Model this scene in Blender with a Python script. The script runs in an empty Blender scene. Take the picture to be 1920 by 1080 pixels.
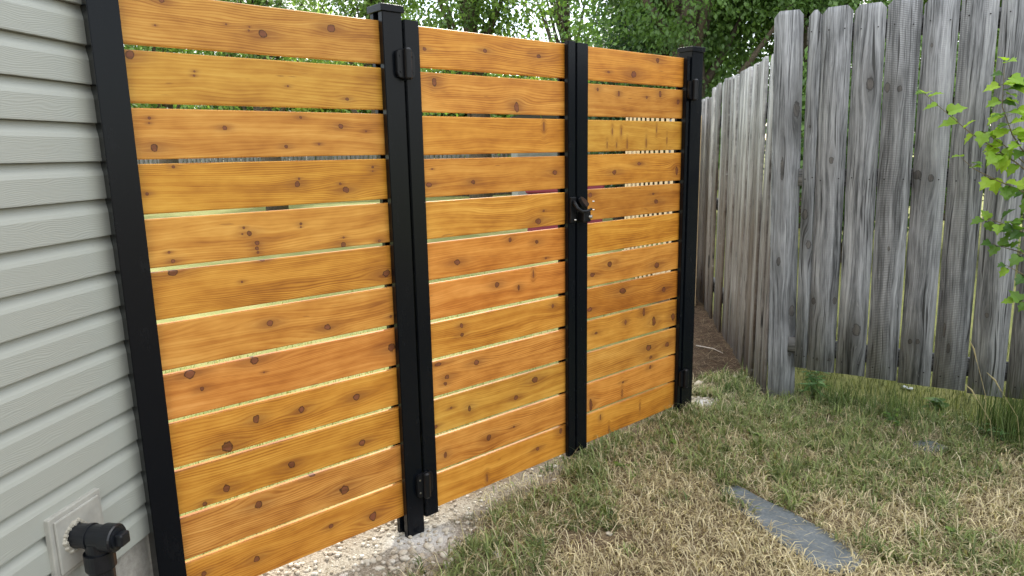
import bpy, bmesh, math, random
import numpy as np
from mathutils import Vector, Matrix
R = math.radians
random.seed(7)
rng = np.random.default_rng(7)
S = bpy.context.scene
COL = S.collection

# ------------------------------------------------------------------ camera
CAMZ = 1.47
cam = bpy.data.objects.new('camera', bpy.data.cameras.new('camera'))
COL.objects.link(cam)
right = Vector((0.99985, -0.00337, -0.01714))
down = Vector((-0.01747, -0.19285, -0.98107))
fwd = Vector((0.0, 0.98122, -0.19288))
m = Matrix.Identity(4)
for i in range(3):
    m[i][0] = right[i]; m[i][1] = -down[i]; m[i][2] = -fwd[i]; m[i][3] = (0, 0, CAMZ)[i]
cam.matrix_world = m
cam.data.sensor_width = 36.0
cam.data.lens = 1304.1 / 1920 * 36
cam.data.clip_start = 0.05
cam.data.clip_end = 600
S.camera = cam

# ------------------------------------------------------------------ light
SUN_AZ, SUN_EL = 2.0, 40.0
w = bpy.data.worlds.new('World'); S.world = w; w.use_nodes = True
wn = w.node_tree
sky = wn.nodes.new('ShaderNodeTexSky'); sky.sky_type = 'NISHITA'; sky.sun_disc = False
sky.sun_elevation = R(SUN_EL); sky.sun_rotation = R(SUN_AZ)
sky.air_density = 1.0; sky.dust_density = 0.6; sky.ozone_density = 1.0
bg = wn.nodes['Background']; bg.inputs['Strength'].default_value = 0.13
# thin bright cloud drifting over the blue
tc = wn.nodes.new('ShaderNodeTexCoord'); cn = wn.nodes.new('ShaderNodeTexNoise'); cn.inputs['Scale'].default_value = 2.6
cn.inputs['Detail'].default_value = 6; cn.inputs['Roughness'].default_value = .6
cm = wn.nodes.new('ShaderNodeMapRange'); cm.interpolation_type = 'SMOOTHSTEP'
for i_, v_ in enumerate((.38, .60, .2, .95)): cm.inputs[i_ + 1].default_value = v_
cx = wn.nodes.new('ShaderNodeMix'); cx.data_type = 'RGBA'; 
# overcast-type cloud: about three times brighter overhead than at the horizon
sz_ = wn.nodes.new('ShaderNodeSeparateXYZ'); wn.links.new(tc.outputs['Generated'], sz_.inputs[0])
zr = wn.nodes.new('ShaderNodeMapRange'); wn.links.new(sz_.outputs['Z'], zr.inputs[0])
for i_, v_ in enumerate((0, 1, 2.6, 11.0)): zr.inputs[i_ + 1].default_value = v_
cc_ = wn.nodes.new('ShaderNodeVectorMath'); cc_.operation = 'SCALE'; cc_.inputs[0].default_value = (1.0, .985, .955); wn.links.new(zr.outputs[0], cc_.inputs['Scale'])
wn.links.new(cc_.outputs[0], cx.inputs[7])
wn.links.new(tc.outputs['Generated'], cn.inputs['Vector']); wn.links.new(cn.outputs['Fac'], cm.inputs[0])
wn.links.new(cm.outputs[0], cx.inputs[0]); wn.links.new(sky.outputs[0], cx.inputs[6]); wn.links.new(cx.outputs[2], bg.inputs['Color'])
sun = bpy.data.objects.new('sun', bpy.data.lights.new('sun', 'SUN')); COL.objects.link(sun)
sun.data.energy = 2.3; sun.data.angle = R(4); sun.data.color = (1.0, 0.95, 0.86)
sd = Vector((math.sin(R(SUN_AZ)) * math.cos(R(SUN_EL)), math.cos(R(SUN_AZ)) * math.cos(R(SUN_EL)), math.sin(R(SUN_EL))))
sun.rotation_euler = sd.to_track_quat('Z', 'Y').to_euler()
sun.location = (0, 0, 12)
S.view_settings.view_transform = 'Standard'; S.view_settings.look = 'None'
S.view_settings.gamma = 1.0; S.view_settings.use_curve_mapping = False
S.view_settings.exposure = 1.75
S.render.engine = 'CYCLES'
S.cycles.max_bounces = 4; S.cycles.diffuse_bounces = 2; S.cycles.glossy_bounces = 2; S.cycles.transmission_bounces = 2

# ------------------------------------------------------------------ helpers
def link(o, parent=None):
    COL.objects.link(o)
    if parent: o.parent = parent
    return o
def tag(o, label=None, cat=None, group=None, kind=None):
    if label: o['label'] = label
    if cat: o['category'] = cat
    if group: o['group'] = group
    if kind: o['kind'] = kind
    return o
def empty(name, loc, rz=0):
    o = bpy.data.objects.new(name, None); o.empty_display_size = .1
    link(o); o.location = loc; o.rotation_euler = (0, 0, rz); return o
def from_bm(name, bm, mat, parent=None, smooth=False):
    me = bpy.data.meshes.new(name); bm.normal_update(); bm.to_mesh(me); bm.free()
    if smooth:
        for p_ in me.polygons: p_.use_smooth = True
    if mat: me.materials.append(mat)
    return link(bpy.data.objects.new(name, me), parent)
def from_np(name, verts, quads=None, tris=None, col=None, mat=None, parent=None, smooth=False):
    """fast mesh from numpy arrays; col = per-vertex rgb"""
    verts = np.asarray(verts, np.float32).reshape(-1, 3)
    nq = 0 if quads is None else len(quads); nt = 0 if tris is None else len(tris)
    me = bpy.data.meshes.new(name)
    me.vertices.add(len(verts)); me.vertices.foreach_set('co', verts.ravel())
    idx = []
    if nq: idx.append(np.asarray(quads, np.int32).ravel())
    if nt: idx.append(np.asarray(tris, np.int32).ravel())
    idx = np.concatenate(idx)
    me.loops.add(len(idx)); me.loops.foreach_set('vertex_index', idx)
    me.polygons.add(nq + nt)
    st = np.concatenate([np.arange(nq) * 4, nq * 4 + np.arange(nt) * 3]).astype(np.int32)
    me.polygons.foreach_set('loop_start', st)
    if smooth: me.polygons.foreach_set('use_smooth', np.ones(nq + nt, bool))
    me.update(calc_edges=True)
    if col is not None:
        a = me.color_attributes.new('Col', 'FLOAT_COLOR', 'POINT')
        c4 = np.ones((len(verts), 4), np.float32); c4[:, :3] = col
        a.data.foreach_set('color', c4.ravel())
    if mat: me.materials.append(mat)
    return link(bpy.data.objects.new(name, me), parent)
def bm_box(bm, x0, x1, y0, y1, z0, z1, bev=0, seg=2):
    vs = [bm.verts.new(p) for p in ((x0,y0,z0),(x1,y0,z0),(x1,y1,z0),(x0,y1,z0),(x0,y0,z1),(x1,y0,z1),(x1,y1,z1),(x0,y1,z1))]
    fs = [bm.faces.new([vs[i] for i in f]) for f in ((0,3,2,1),(4,5,6,7),(0,1,5,4),(1,2,6,5),(2,3,7,6),(3,0,4,7))]
    if bev:
        es = list({e for f in fs for e in f.edges})
        bmesh.ops.bevel(bm, geom=es, offset=bev, segments=seg, affect='EDGES', profile=.5)
def bm_prism(bm, pts, a0, a1, axis='z'):
    """closed polygon pts (2d) extruded along axis"""
    def P(u, v, a):
        return {'z': (u, v, a), 'y': (u, a, v), 'x': (a, u, v)}[axis]
    A = [bm.verts.new(P(u, v, a0)) for u, v in pts]; B = [bm.verts.new(P(u, v, a1)) for u, v in pts]
    n = len(pts); fs = []
    fs.append(bm.faces.new(A[::-1])); fs.append(bm.faces.new(B))
    for i in range(n): fs.append(bm.faces.new((A[i], A[(i+1) % n], B[(i+1) % n], B[i])))
    bmesh.ops.recalc_face_normals(bm, faces=fs)
    return fs
def bm_cyl(bm, p0, p1, r0, r1=None, n=16, cap=True):
    r1 = r0 if r1 is None else r1
    p0, p1 = Vector(p0), Vector(p1); d = (p1 - p0).normalized()
    u = d.orthogonal().normalized(); v = d.cross(u)
    A = []; B = []
    for i in range(n):
        a = 2 * math.pi * i / n; o = u * math.cos(a) + v * math.sin(a)
        A.append(bm.verts.new(p0 + o * r0)); B.append(bm.verts.new(p1 + o * r1))
    for i in range(n): bm.faces.new((A[i], A[(i+1) % n], B[(i+1) % n], B[i]))
    if cap: bm.faces.new(A[::-1]); bm.faces.new(B)
def bm_tube(bm, pts, rads, n=7):
    pts = [Vector(p) for p in pts]; rings = []
    for i, p in enumerate(pts):
        d = (pts[min(i+1, len(pts)-1)] - pts[max(i-1, 0)]).normalized()
        u = d.cross(Vector((.3, .2, .93))).normalized(); v = d.cross(u)
        rings.append([bm.verts.new(p + (u * math.cos(2*math.pi*k/n) + v * math.sin(2*math.pi*k/n)) * rads[i]) for k in range(n)])
    for a, b in zip(rings, rings[1:]):
        for k in range(n): bm.faces.new((a[k], a[(k+1) % n], b[(k+1) % n], b[k]))
    bm.faces.new(rings[0][::-1]); bm.faces.new(rings[-1])

# value noise in numpy for terrain and scatter masks
_G = np.random.default_rng(11).random((64, 64))
def vnoise(x, y):
    xi = np.floor(x).astype(int); yi = np.floor(y).astype(int); fx = x - xi; fy = y - yi
    fx = fx*fx*(3-2*fx); fy = fy*fy*(3-2*fy)
    g = lambda a, b: _G[a % 64, b % 64]
    return (g(xi,yi)*(1-fx)+g(xi+1,yi)*fx)*(1-fy) + (g(xi,yi+1)*(1-fx)+g(xi+1,yi+1)*fx)*fy
def fbm(x, y, o=4):
    s = 0; a = .5
    for i in range(o): s = s + a * vnoise(x * 2**i + 17*i, y * 2**i + 5*i); a *= .5
    return s
def sstep(a, b, x):
    t = np.clip((x - a) / (b - a), 0, 1); return t*t*(3-2*t)

# ------------------------------------------------------------------ layout of the place (metres)
F0 = np.array([-1.0326, 1.9675]); FD = np.array([.7560, .6546]); FN = np.array([.6546, -.7560])   # new cedar fence line
G0 = np.array([1.613, 3.705]); GA = R(123); GD = np.array([math.sin(GA), math.cos(GA)]); GN = np.array([GD[1], -GD[0]])  # grey fence, front run
RA = R(7.5); RD = np.array([math.sin(RA), math.cos(RA)]); R0 = np.array([1.45, 3.85])            # grey fence, side run
WA = R(8.7); WD = np.array([math.sin(WA), math.cos(WA)]); WN = np.array([math.cos(WA), -math.sin(WA)]); WDIST = 1.39
FZ = 0.083
def fence_t(x, y): return (x - F0[0]) * FD[0] + (y - F0[1]) * FD[1]
def fence_o(x, y): return (x - F0[0]) * FN[0] + (y - F0[1]) * FN[1]     # + on the camera side
def gray_o(x, y): return (x - G0[0]) * GN[0] + (y - G0[1]) * GN[1]      # + on the camera side
def rec_o(x, y): return -(x - R0[0]) * RD[1] + (y - R0[1]) * RD[0]      # + on the yard side
def gravel_mask(x, y):
    t = fence_t(x, y); o = fence_o(x, y)
    e = ((t - .62) / .62) ** 2 + ((o - .0) / .30) ** 2
    a = 1 - sstep(.55, 1.25, e + (fbm(x*6, y*6) - .5) * .9)
    b = (1 - sstep(.0, .10, np.abs(o - .02) - .05 - (fbm(x*9, y*9) - .5) * .12)) * sstep(.7, .9, t) * (1 - sstep(1.4, 2.1, t)) * .75
    c = 1 - sstep(.05, .16, np.hypot(x - 1.10, y - 3.80) - (fbm(x*9, y*9) - .5) * .1)
    return np.clip(np.maximum(np.maximum(a, b), c), 0, 1)
def dirt_mask(x, y):
    return sstep(0, .12, -fence_o(x, y) - .05) * sstep(.95, 1.15, x - .13 * (y - 3.85) + .12 * (fbm(x*4, y*4) - .5)) * sstep(-.1, .05, rec_o(x, y)) * (1 - sstep(8, 9.5, y))
def ground_h(x, y):
    h = .016 + .03 * np.clip(x, -1.5, 1.0) - .02 * sstep(4, 14, y)
    h = h + (fbm(x * 2.2, y * 2.2) - .47) * .035 + (fbm(x * 9, y * 9, 2) - .37) * .012
    h = h + gravel_mask(x, y) * (fbm(x * 25, y * 25, 2) - .3) * .02
    return h
def gz(x, y): return float(ground_h(np.array([x]), np.array([y]))[0])

# ------------------------------------------------------------------ materials
class NT:
    def __init__(s, name):
        s.m = bpy.data.materials.new(name); s.m.use_nodes = True; s.t = s.m.node_tree
        s.b = s.t.nodes['Principled BSDF']; s.out = s.t.nodes['Material Output']
    def n(s, typ, props=None, **ins):
        nd = s.t.nodes.new('ShaderNode' + typ)
        for k, v in (props or {}).items(): setattr(nd, k, v)
        for k, v in ins.items():
            k = int(k[1:]) if k[0] == '_' and k[1:].isdigit() else k.replace('_', ' ')
            s.put(nd.inputs[k], v)
        return nd
    def put(s, sock, v):
        if isinstance(v, bpy.types.NodeSocket): s.t.links.new(v, sock)
        elif isinstance(v, bpy.types.Node): s.t.links.new(v.outputs[0], sock)
        elif isinstance(v, (tuple, list)) and sock.type == 'RGBA' and len(v) == 3: sock.default_value = (*v, 1)
        else: sock.default_value = v
    def math(s, op, a, b=0.0, c=None, clamp=False):
        nd = s.t.nodes.new('ShaderNodeMath'); nd.operation = op; nd.use_clamp = clamp
        s.put(nd.inputs[0], a); s.put(nd.inputs[1], b)
        if c is not None: s.put(nd.inputs[2], c)
        return nd.outputs[0]
    def vmath(s, op, a, b=(0, 0, 0)):
        nd = s.t.nodes.new('ShaderNodeVectorMath'); nd.operation = op
        s.put(nd.inputs[0], a); s.put(nd.inputs[1], b); return nd.outputs[0]
    def noise(s, vec, scale, detail=3, rough=.55, dist=0):
        nd = s.t.nodes.new('ShaderNodeTexNoise'); s.put(nd.inputs['Vector'], vec)
        nd.inputs['Scale'].default_value = scale; nd.inputs['Detail'].default_value = detail
        nd.inputs['Roughness'].default_value = rough; nd.inputs['Distortion'].default_value = dist
        return nd.outputs['Fac']
    def ramp(s, fac, stops, interp='LINEAR'):
        nd = s.t.nodes.new('ShaderNodeValToRGB'); cr = nd.color_ramp; cr.interpolation = interp
        while len(cr.elements) < len(stops): cr.elements.new(.5)
        for e, (p_, c) in zip(cr.elements, stops):
            e.position = p_; e.color = (*c, 1) if len(c) == 3 else c
        s.put(nd.inputs[0], fac); return nd.outputs[0]
    def mapr(s, v, a, b, c=0., d=1., smooth=True):
        nd = s.t.nodes.new('ShaderNodeMapRange'); nd.clamp = True
        if smooth: nd.interpolation_type = 'SMOOTHSTEP'
        s.put(nd.inputs[0], v)
        for i, x in enumerate((a, b, c, d)): s.put(nd.inputs[i+1], x)
        return nd.outputs[0]
    def mix(s, fac, a, b, mode='MIX'):
        nd = s.t.nodes.new('ShaderNodeMix'); nd.data_type = 'RGBA'; nd.blend_type = mode
        s.put(nd.inputs[0], fac); s.put(nd.inputs[6], a); s.put(nd.inputs[7], b); return nd.outputs[2]
    def obj(s): return s.t.nodes.new('ShaderNodeTexCoord').outputs['Object']
    def bump(s, h, strength=.3, dist=.002):
        nd = s.t.nodes.new('ShaderNodeBump'); nd.inputs['Strength'].default_value = strength
        nd.inputs['Distance'].default_value = dist; s.put(nd.inputs['Height'], h)
        s.put(s.b.inputs['Normal'], nd.outputs[0])
    def set(s, **k):
        for a, v in k.items(): s.put(s.b.inputs[a.replace('_', ' ')], v)
        return s.m

def knot_group():
    g = bpy.data.node_groups.new('wood_knot', 'ShaderNodeTree')
    I = g.interface
    for nme, ty in (('P', 'NodeSocketVector'), ('C', 'NodeSocketVector'), ('IR', 'NodeSocketVector'), ('Wob', 'NodeSocketFloat'),
                    ('Offset', 'NodeSocketFloat'), ('Core', 'NodeSocketFloat'), ('Halo', 'NodeSocketFloat')):
        I.new_socket(nme, in_out='INPUT', socket_type=ty)
    for nme in ('Offset', 'Core', 'Halo'): I.new_socket(nme, in_out='OUTPUT', socket_type='NodeSocketFloat')
    gi = g.nodes.new('NodeGroupInput'); go = g.nodes.new('NodeGroupOutput')
    def M(op, a, b=0.0):
        nd = g.nodes.new('ShaderNodeMath'); nd.operation = op
        for i, v in enumerate((a, b)):
            if isinstance(v, bpy.types.NodeSocket): g.links.new(v, nd.inputs[i])
            else: nd.inputs[i].default_value = v
        return nd.outputs[0]
    def V(op, a, b):
        nd = g.nodes.new('ShaderNodeVectorMath'); nd.operation = op
        for i, v in enumerate((a, b)):
            if isinstance(v, bpy.types.NodeSocket): g.links.new(v, nd.inputs[i])
            else: nd.inputs[i].default_value = v
        return nd
    rel = V('SUBTRACT', gi.outputs['P'], gi.outputs['C']).outputs[0]
    rs = V('MULTIPLY', rel, gi.outputs['IR']).outputs[0]
    d = M('ADD', V('LENGTH', rs, (0, 0, 0)).outputs['Value'], gi.outputs['Wob'])
    d2 = V('LENGTH', V('MULTIPLY', rs, (.42, 1, 1)).outputs[0], (0, 0, 0)).outputs['Value']
    mr = g.nodes.new('ShaderNodeMapRange'); mr.interpolation_type = 'SMOOTHSTEP'
    g.links.new(d, mr.inputs[0])
    for i, v in enumerate((.66, 1.04, 1., 0.)): mr.inputs[i+1].default_value = v
    ex = M('EXPONENT', M('MULTIPLY', M('MULTIPLY', d2, d2), -.22))
    sp = g.nodes.new('ShaderNodeSeparateXYZ'); g.links.new(rel, sp.inputs[0])
    off = M('MULTIPLY', M('MULTIPLY', sp.outputs['Z'], ex), -.85)
    halo = M('EXPONENT', M('MULTIPLY', M('MULTIPLY', M('ADD', d2, gi.outputs['Wob']), d2), -.30))
    g.links.new(M('ADD', gi.outputs['Offset'], off), go.inputs['Offset'])
    g.links.new(M('MAXIMUM', gi.outputs['Core'], mr.outputs[0]), go.inputs['Core'])
    g.links.new(M('MAXIMUM', gi.outputs['Halo'], halo), go.inputs['Halo'])
    return g
KG = knot_group()

def knots_chain(N, P, knots, wob):
    off = core = halo = None
    for (u, v, rx, rz) in knots:
        nd = N.t.nodes.new('ShaderNodeGroup'); nd.node_tree = KG
        N.put(nd.inputs['P'], P); N.put(nd.inputs['Wob'], wob)
        nd.inputs['C'].default_value = (u, 0, v); nd.inputs['IR'].default_value = (1000/rx, 0, 1000/rz)
        if off is not None:
            N.put(nd.inputs['Offset'], off); N.put(nd.inputs['Core'], core); N.put(nd.inputs['Halo'], halo)
        off, core, halo = nd.outputs
    return off, core, halo

def cedar(seed, knots, hue, ringy):
    """stained cedar board: x along the grain, z across; knots = (x, z, rx mm, rz mm)"""
    N = NT('stained_cedar'); P = N.obj()
    rs = random.Random(seed); sx, sy = rs.uniform(0, 50), rs.uniform(0, 50)
    wob = N.math('MULTIPLY', N.math('SUBTRACT', N.noise(P, 62, 3), .5), 1.15)
    sep = N.n('SeparateXYZ', Vector=P)
    x, z = sep.outputs[0], sep.outputs[2]
    if knots: off, core, halo = knots_chain(N, P, knots, wob)
    else: off, core, halo = 0.0, 0.0, 0.0
    lowv = N.n('CombineXYZ', X=N.math('ADD', N.math('MULTIPLY', x, 1.7), sx), Y=sy, Z=N.math('MULTIPLY', z, 7))
    low = N.noise(lowv, 1.0, 2)
    zz = N.math('ADD', N.math('ADD', z, off), N.math('MULTIPLY', N.math('SUBTRACT', low, .5), .05 + .05 * rs.random()))
    rv = N.n('CombineXYZ', X=N.math('ADD', N.math('MULTIPLY', x, .55), sx), Y=sy, Z=N.math('MULTIPLY', zz, 30 + 25 * rs.random()))
    band = N.noise(rv, 1.0, 3, .6)
    fv = N.n('CombineXYZ', X=N.math('MULTIPLY', x, 5), Y=sy, Z=N.math('MULTIPLY', zz, 230))
    fib = N.noise(fv, 1.0, 3, .65)
    ring = N.math('SINE', N.math('MULTIPLY', zz, 2 * math.pi / rs.uniform(.006, .011)))
    ring = N.mapr(ring, -.2, 1.0)
    ringm = N.math('MULTIPLY', ring, N.mapr(low, .38, .62, .25, 1))
    blot = N.noise(N.vmath('MULTIPLY', P, (3, 1, 9)), 1.6, 3, .6)
    v = N.math('ADD', N.math('MULTIPLY', band, .60), N.math('MULTIPLY', fib, .34))
    v = N.math('ADD', v, N.math('MULTIPLY', ringm, ringy))
    v = N.math('ADD', v, N.math('MULTIPLY', N.math('SUBTRACT', blot, .5), .7))
    c = N.ramp(v, [(.26, (.72, .375, .080)), (.42, (.62, .290, .050)), (.58, (.49, .200, .029)), (.78, (.30, .105, .016))])
    c = N.mix(1.0, c, (*hue, 1), 'MULTIPLY')
    # dark mineral freckles and pitch streaks along the grain
    pv = N.n('CombineXYZ', X=N.math('MULTIPLY', x, 9), Y=sx, Z=N.math('MULTIPLY', zz, 70))
    pits = N.mapr(N.noise(pv, 1.0, 2), .70, .78)
    c = N.mix(N.math('MULTIPLY', pits, .45), c, (.16, .055, .016, 1))
    if knots:
        hal = N.math('MULTIPLY', N.math('MULTIPLY', halo, N.math('ADD', N.math('MULTIPLY', fib, 1.3), .12)), .75)
        c = N.mix(hal, c, (.19, .062, .018, 1))
        c = N.mix(N.math('MULTIPLY', core, .85), c, N.ramp(fib, [(.3, (.085, .026, .014)), (.7, (.25, .085, .042))]))
        rim = N.math('MULTIPLY', N.math('MULTIPLY', core, N.math('SUBTRACT', 1.0, core)), 3.4, None, True)
        c = N.mix(rim, c, (.035, .012, .006, 1))
    N.bump(N.noise(N.vmath('MULTIPLY', P, (6, 1, 260)), 1.0, 2), .25, .0012)
    return N.set(Base_Color=c, Roughness=N.mapr(fib, .2, .8, .36, .55), Specular_IOR_Level=.28)

def gray_wood(seed, knots, tint, saw=0.0, grain='z', brown=0.0):
    """weathered silver-grey softwood, grain along local z"""
    N = NT('weathered_wood'); P0 = N.obj(); rs = random.Random(seed)
    sp = N.n('SeparateXYZ', Vector=P0)
    P = N.n('CombineXYZ', X=sp.outputs[2], Y=0.0, Z=sp.outputs[0]).outputs[0]
    info = N.n('ObjectInfo').outputs['Random']
    sx = N.math('ADD', N.math('MULTIPLY', info, 40), rs.uniform(0, 40))
    x, z = sp.outputs[2], sp.outputs[0]
    wob = N.math('MULTIPLY', N.math('SUBTRACT', N.noise(P, 70, 2), .5), .8)
    if knots: off, core, halo = knots_chain(N, P, knots, wob)
    else: off, core, halo = 0.0, 0.0, 0.0
    low = N.noise(N.n('CombineXYZ', X=N.math('ADD', N.math('MULTIPLY', x, 1.4), sx), Y=sx, Z=N.math('MULTIPLY', z, 6)), 1, 2)
    zz = N.math('ADD', N.math('ADD', z, off), N.math('MULTIPLY', N.math('SUBTRACT', low, .5), .05))
    band = N.noise(N.n('CombineXYZ', X=N.math('MULTIPLY', x, .8), Y=sx, Z=N.math('MULTIPLY', zz, 55)), 1, 3, .6)
    fib = N.noise(N.n('CombineXYZ', X=N.math('MULTIPLY', x, 7), Y=sx, Z=N.math('MULTIPLY', zz, 190)), 1, 4, .7)
    crk = N.mapr(N.noise(N.n('CombineXYZ', X=N.math('MULTIPLY', x, 2.2), Y=sx, Z=N.math('MULTIPLY', zz, 90)), 1, 2), .63, .69)
    blot = N.noise(N.n('CombineXYZ', X=N.math('MULTIPLY', x, 3), Y=sx, Z=N.math('MULTIPLY', z, 9)), 1, 3, .6)
    v = N.math('ADD', N.math('MULTIPLY', band, .42), N.math('ADD', N.math('MULTIPLY', fib, .42), N.math('MULTIPLY', blot, .24)))
    c = N.ramp(v, [(.38, (.038, .039, .040)), (.46, (.115, .117, .119)), (.535, (.225, .228, .232)), (.62, (.36, .363, .367)), (.74, (.53, .533, .535))])
    c = N.mix(1., c, (*tint, 1), 'MULTIPLY')
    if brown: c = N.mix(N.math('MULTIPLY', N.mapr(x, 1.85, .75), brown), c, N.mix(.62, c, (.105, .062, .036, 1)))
    white = N.mapr(N.noise(N.n('CombineXYZ', X=N.math('MULTIPLY', x, 14), Y=sx, Z=N.math('MULTIPLY', zz, 160)), 1, 3), .66, .74)
    c = N.mix(N.math('MULTIPLY', white, .35), c, (.55, .55, .55, 1))
    c = N.mix(N.math('MULTIPLY', crk, .85), c, (.028, .028, .028, 1))
    h = N.noise(N.vmath('MULTIPLY', P, (5, 1, 170)), 1.0, 2)
    if saw:
        sw = N.mapr(N.math('SINE', N.math('MULTIPLY', N.math('ADD', x, N.math('MULTIPLY', blot, .006)), 2 * math.pi / .0085)), -.5, .8)
        msk = N.mapr(N.noise(N.n('CombineXYZ', X=N.math('MULTIPLY', x, 1.2), Y=sx, Z=N.math('MULTIPLY', z, 14)), 1, 1), .45, .6)
        sw = N.math('MULTIPLY', N.math('MULTIPLY', sw, msk), saw)
        c = N.mix(N.math('MULTIPLY', sw, .6), c, (.07, .07, .069, 1))
    if knots:
        hal = N.math('MULTIPLY', N.math('MULTIPLY', halo, fib), 1.0)
        c = N.mix(hal, c, (.075, .073, .07, 1))
        c = N.mix(N.math('MULTIPLY', core, .8), c, N.ramp(fib, [(.35, (.035, .032, .03)), (.65, (.15, .138, .125))]))
        c = N.mix(N.math('MULTIPLY', N.math('MULTIPLY', core, N.math('SUBTRACT', 1.0, core)), 2.2, None, True), c, (.022, .021, .02, 1))
    N.bump(h, .7, .003)
    return N.set(Base_Color=c, Roughness=.85, Specular_IOR_Level=.2)

def simple(name, col, rough=.5, metal=0, spec=.5, var=0.0, scale=30, bump=0, bscale=200, bdist=.001):
    N = NT(name); P = N.obj()
    c = (*col, 1)
    if var:
        n_ = N.noise(P, scale, 4)
        c = N.ramp(n_, [(.25, tuple(a * (1 - var) for a in col)), (.75, tuple(min(1, a * (1 + var)) for a in col))])
    if bump: N.bump(N.noise(P, bscale, 3), bump, bdist)
    N.set(Base_Color=c, Roughness=rough, Metallic=metal, Specular_IOR_Level=spec); return N.m

def black_metal():
    N = NT('black_powder_coat'); P = N.obj()
    dust = N.mapr(N.noise(N.vmath('MULTIPLY', P, (4, 4, 1.2)), 6, 4, .65), .55, .85)
    c = N.mix(N.math('MULTIPLY', dust, .2), (.0035, .0048, .007, 1), (.02, .021, .023, 1))
    N.bump(N.noise(P, 900, 2), .12, .0004)
    return N.set(Base_Color=c, Roughness=N.mapr(dust, 0, 1, .26, .4), Specular_IOR_Level=.2)
M_BLACK = black_metal()
M_PLASTIC = simple('black_plastic', (.0055, .006, .0075), .4, spec=.3, bump=.1, bscale=600, bdist=.0004)
M_SCREW = simple('bright_screw', (.55, .55, .53), .3, metal=1)

def siding_mat():
    N = NT('vinyl_siding'); P = N.obj()
    sp = N.n('SeparateXYZ', Vector=P); x, z = sp.outputs[0], sp.outputs[2]
    rnd = N.n('ObjectInfo').outputs['Random']
    low = N.noise(N.n('CombineXYZ', X=N.math('MULTIPLY', x, 4), Y=N.math('MULTIPLY', rnd, 50), Z=N.math('MULTIPLY', z, 14)), 1, 2)
    g = N.math('ADD', z, N.math('MULTIPLY', low, .05))
    gr = N.math('SINE', N.math('MULTIPLY', g, 2 * math.pi / .0042))
    fine = N.noise(N.n('CombineXYZ', X=N.math('MULTIPLY', x, 9), Y=N.math('MULTIPLY', rnd, 50), Z=N.math('MULTIPLY', g, 260)), 1, 2)
    flat = N.mapr(z, .062, .070, 1, 0)
    h = N.math('MULTIPLY', N.math('ADD', N.math('MULTIPLY', gr, .35), fine), flat)
    dirt = N.mapr(N.noise(P, 3.5, 4, .65), .5, .8)
    spots = N.mapr(N.noise(P, 38, 1), .74, .79)
    c = N.mix(N.math('MULTIPLY', dirt, .22), (.365, .378, .335, 1), (.285, .292, .26, 1))
    c = N.mix(N.math('MULTIPLY', spots, .25), c, (.26, .26, .24, 1))
    N.bump(h, .34, .0011)
    return N.set(Base_Color=c, Roughness=.55, Specular_IOR_Level=.35)
M_SIDING = siding_mat()

def leaf_mat(name, trans=.4, rough=.5, spec=.35):
    N = NT(name)
    at = N.t.nodes.new('ShaderNodeAttribute'); at.attribute_name = 'Col'
    tr = N.n('BsdfTranslucent', Color=N.mix(1., at.outputs['Color'], (1.25, 1.35, .7, 1), 'MULTIPLY'))
    N.set(Base_Color=at.outputs['Color'], Roughness=rough, Specular_IOR_Level=spec)
    mx = N.n('MixShader', Fac=trans, _1=N.b.outputs[0], _2=tr.outputs[0])
    N.t.links.new(mx.outputs[0], N.out.inputs['Surface']); return N.m
M_GRASS = leaf_mat('grass_blades', .3, .6, .25)
M_TREELEAF = leaf_mat('tree_leaves', .38, .45, .4)
M_BARK = simple('bark', (.09, .07, .05), .9, var=.5, scale=25, bump=.8, bscale=40, bdist=.02)

# ================================================================== GROUND
def ground_mat():
    N = NT('ground'); P = N.obj()
    def att(n_):
        a = N.t.nodes.new('ShaderNodeAttribute'); a.attribute_name = n_; return a.outputs['Fac']
    g, d, l, dust = att('gravel'), att('dirt'), att('lawn'), att('dust')
    n1 = N.noise(P, 14, 5, .65); n2 = N.noise(P, 120, 3, .6); n3 = N.noise(P, 2.5, 3)
    thatch = N.ramp(N.math('ADD', N.math('MULTIPLY', n1, .6), N.math('MULTIPLY', n2, .4)),
                    [(.30, (.055, .040, .026)), (.50, (.15, .11, .068)), (.72, (.32, .26, .16))])
    soil = N.ramp(N.math('ADD', N.math('MULTIPLY', n1, .5), N.math('MULTIPLY', n2, .5)), [(.33, (.028, .018, .012)), (.52, (.10, .064, .040)), (.70, (.23, .165, .108))])
    vor = N.n('TexVoronoi', Vector=P, Scale=110.0)
    grav = N.mix(.5, N.ramp(n2, [(.3, (.17, .14, .10)), (.7, (.42, .37, .29))]), N.ramp(vor.outputs['Distance'], [(.1, (.50, .46, .38)), (.8, (.15, .125, .09))]))
    grass = N.ramp(N.math('ADD', N.math('MULTIPLY', n3, .5), N.math('MULTIPLY', n2, .5)), [(.3, (.12, .15, .045)), (.5, (.21, .22, .075)), (.7, (.33, .30, .13))])
    c = N.mix(l, thatch, grass); c = N.mix(d, c, soil); c = N.mix(g, c, grav)
    c = N.mix(dust, c, N.ramp(n2, [(.3, (.50, .48, .45)), (.7, (.74, .73, .70))]))
    N.bump(N.math('ADD', N.math('MULTIPLY', n1, .5), n2), .7, .012)
    return N.set(Base_Color=c, Roughness=.95, Specular_IOR_Level=.15)
def axis(parts):
    out = [parts[0][0]]
    for a, b, st in parts: out += list(np.arange(a + st, b + st * .5, st))
    return np.array(out)
gx = axis([(-120, -20, 20), (-20, -4, 2), (-4, -1.5, .25), (-1.5, 3.4, .03), (3.4, 8, .4), (8, 20, 2), (20, 120, 20)])
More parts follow.
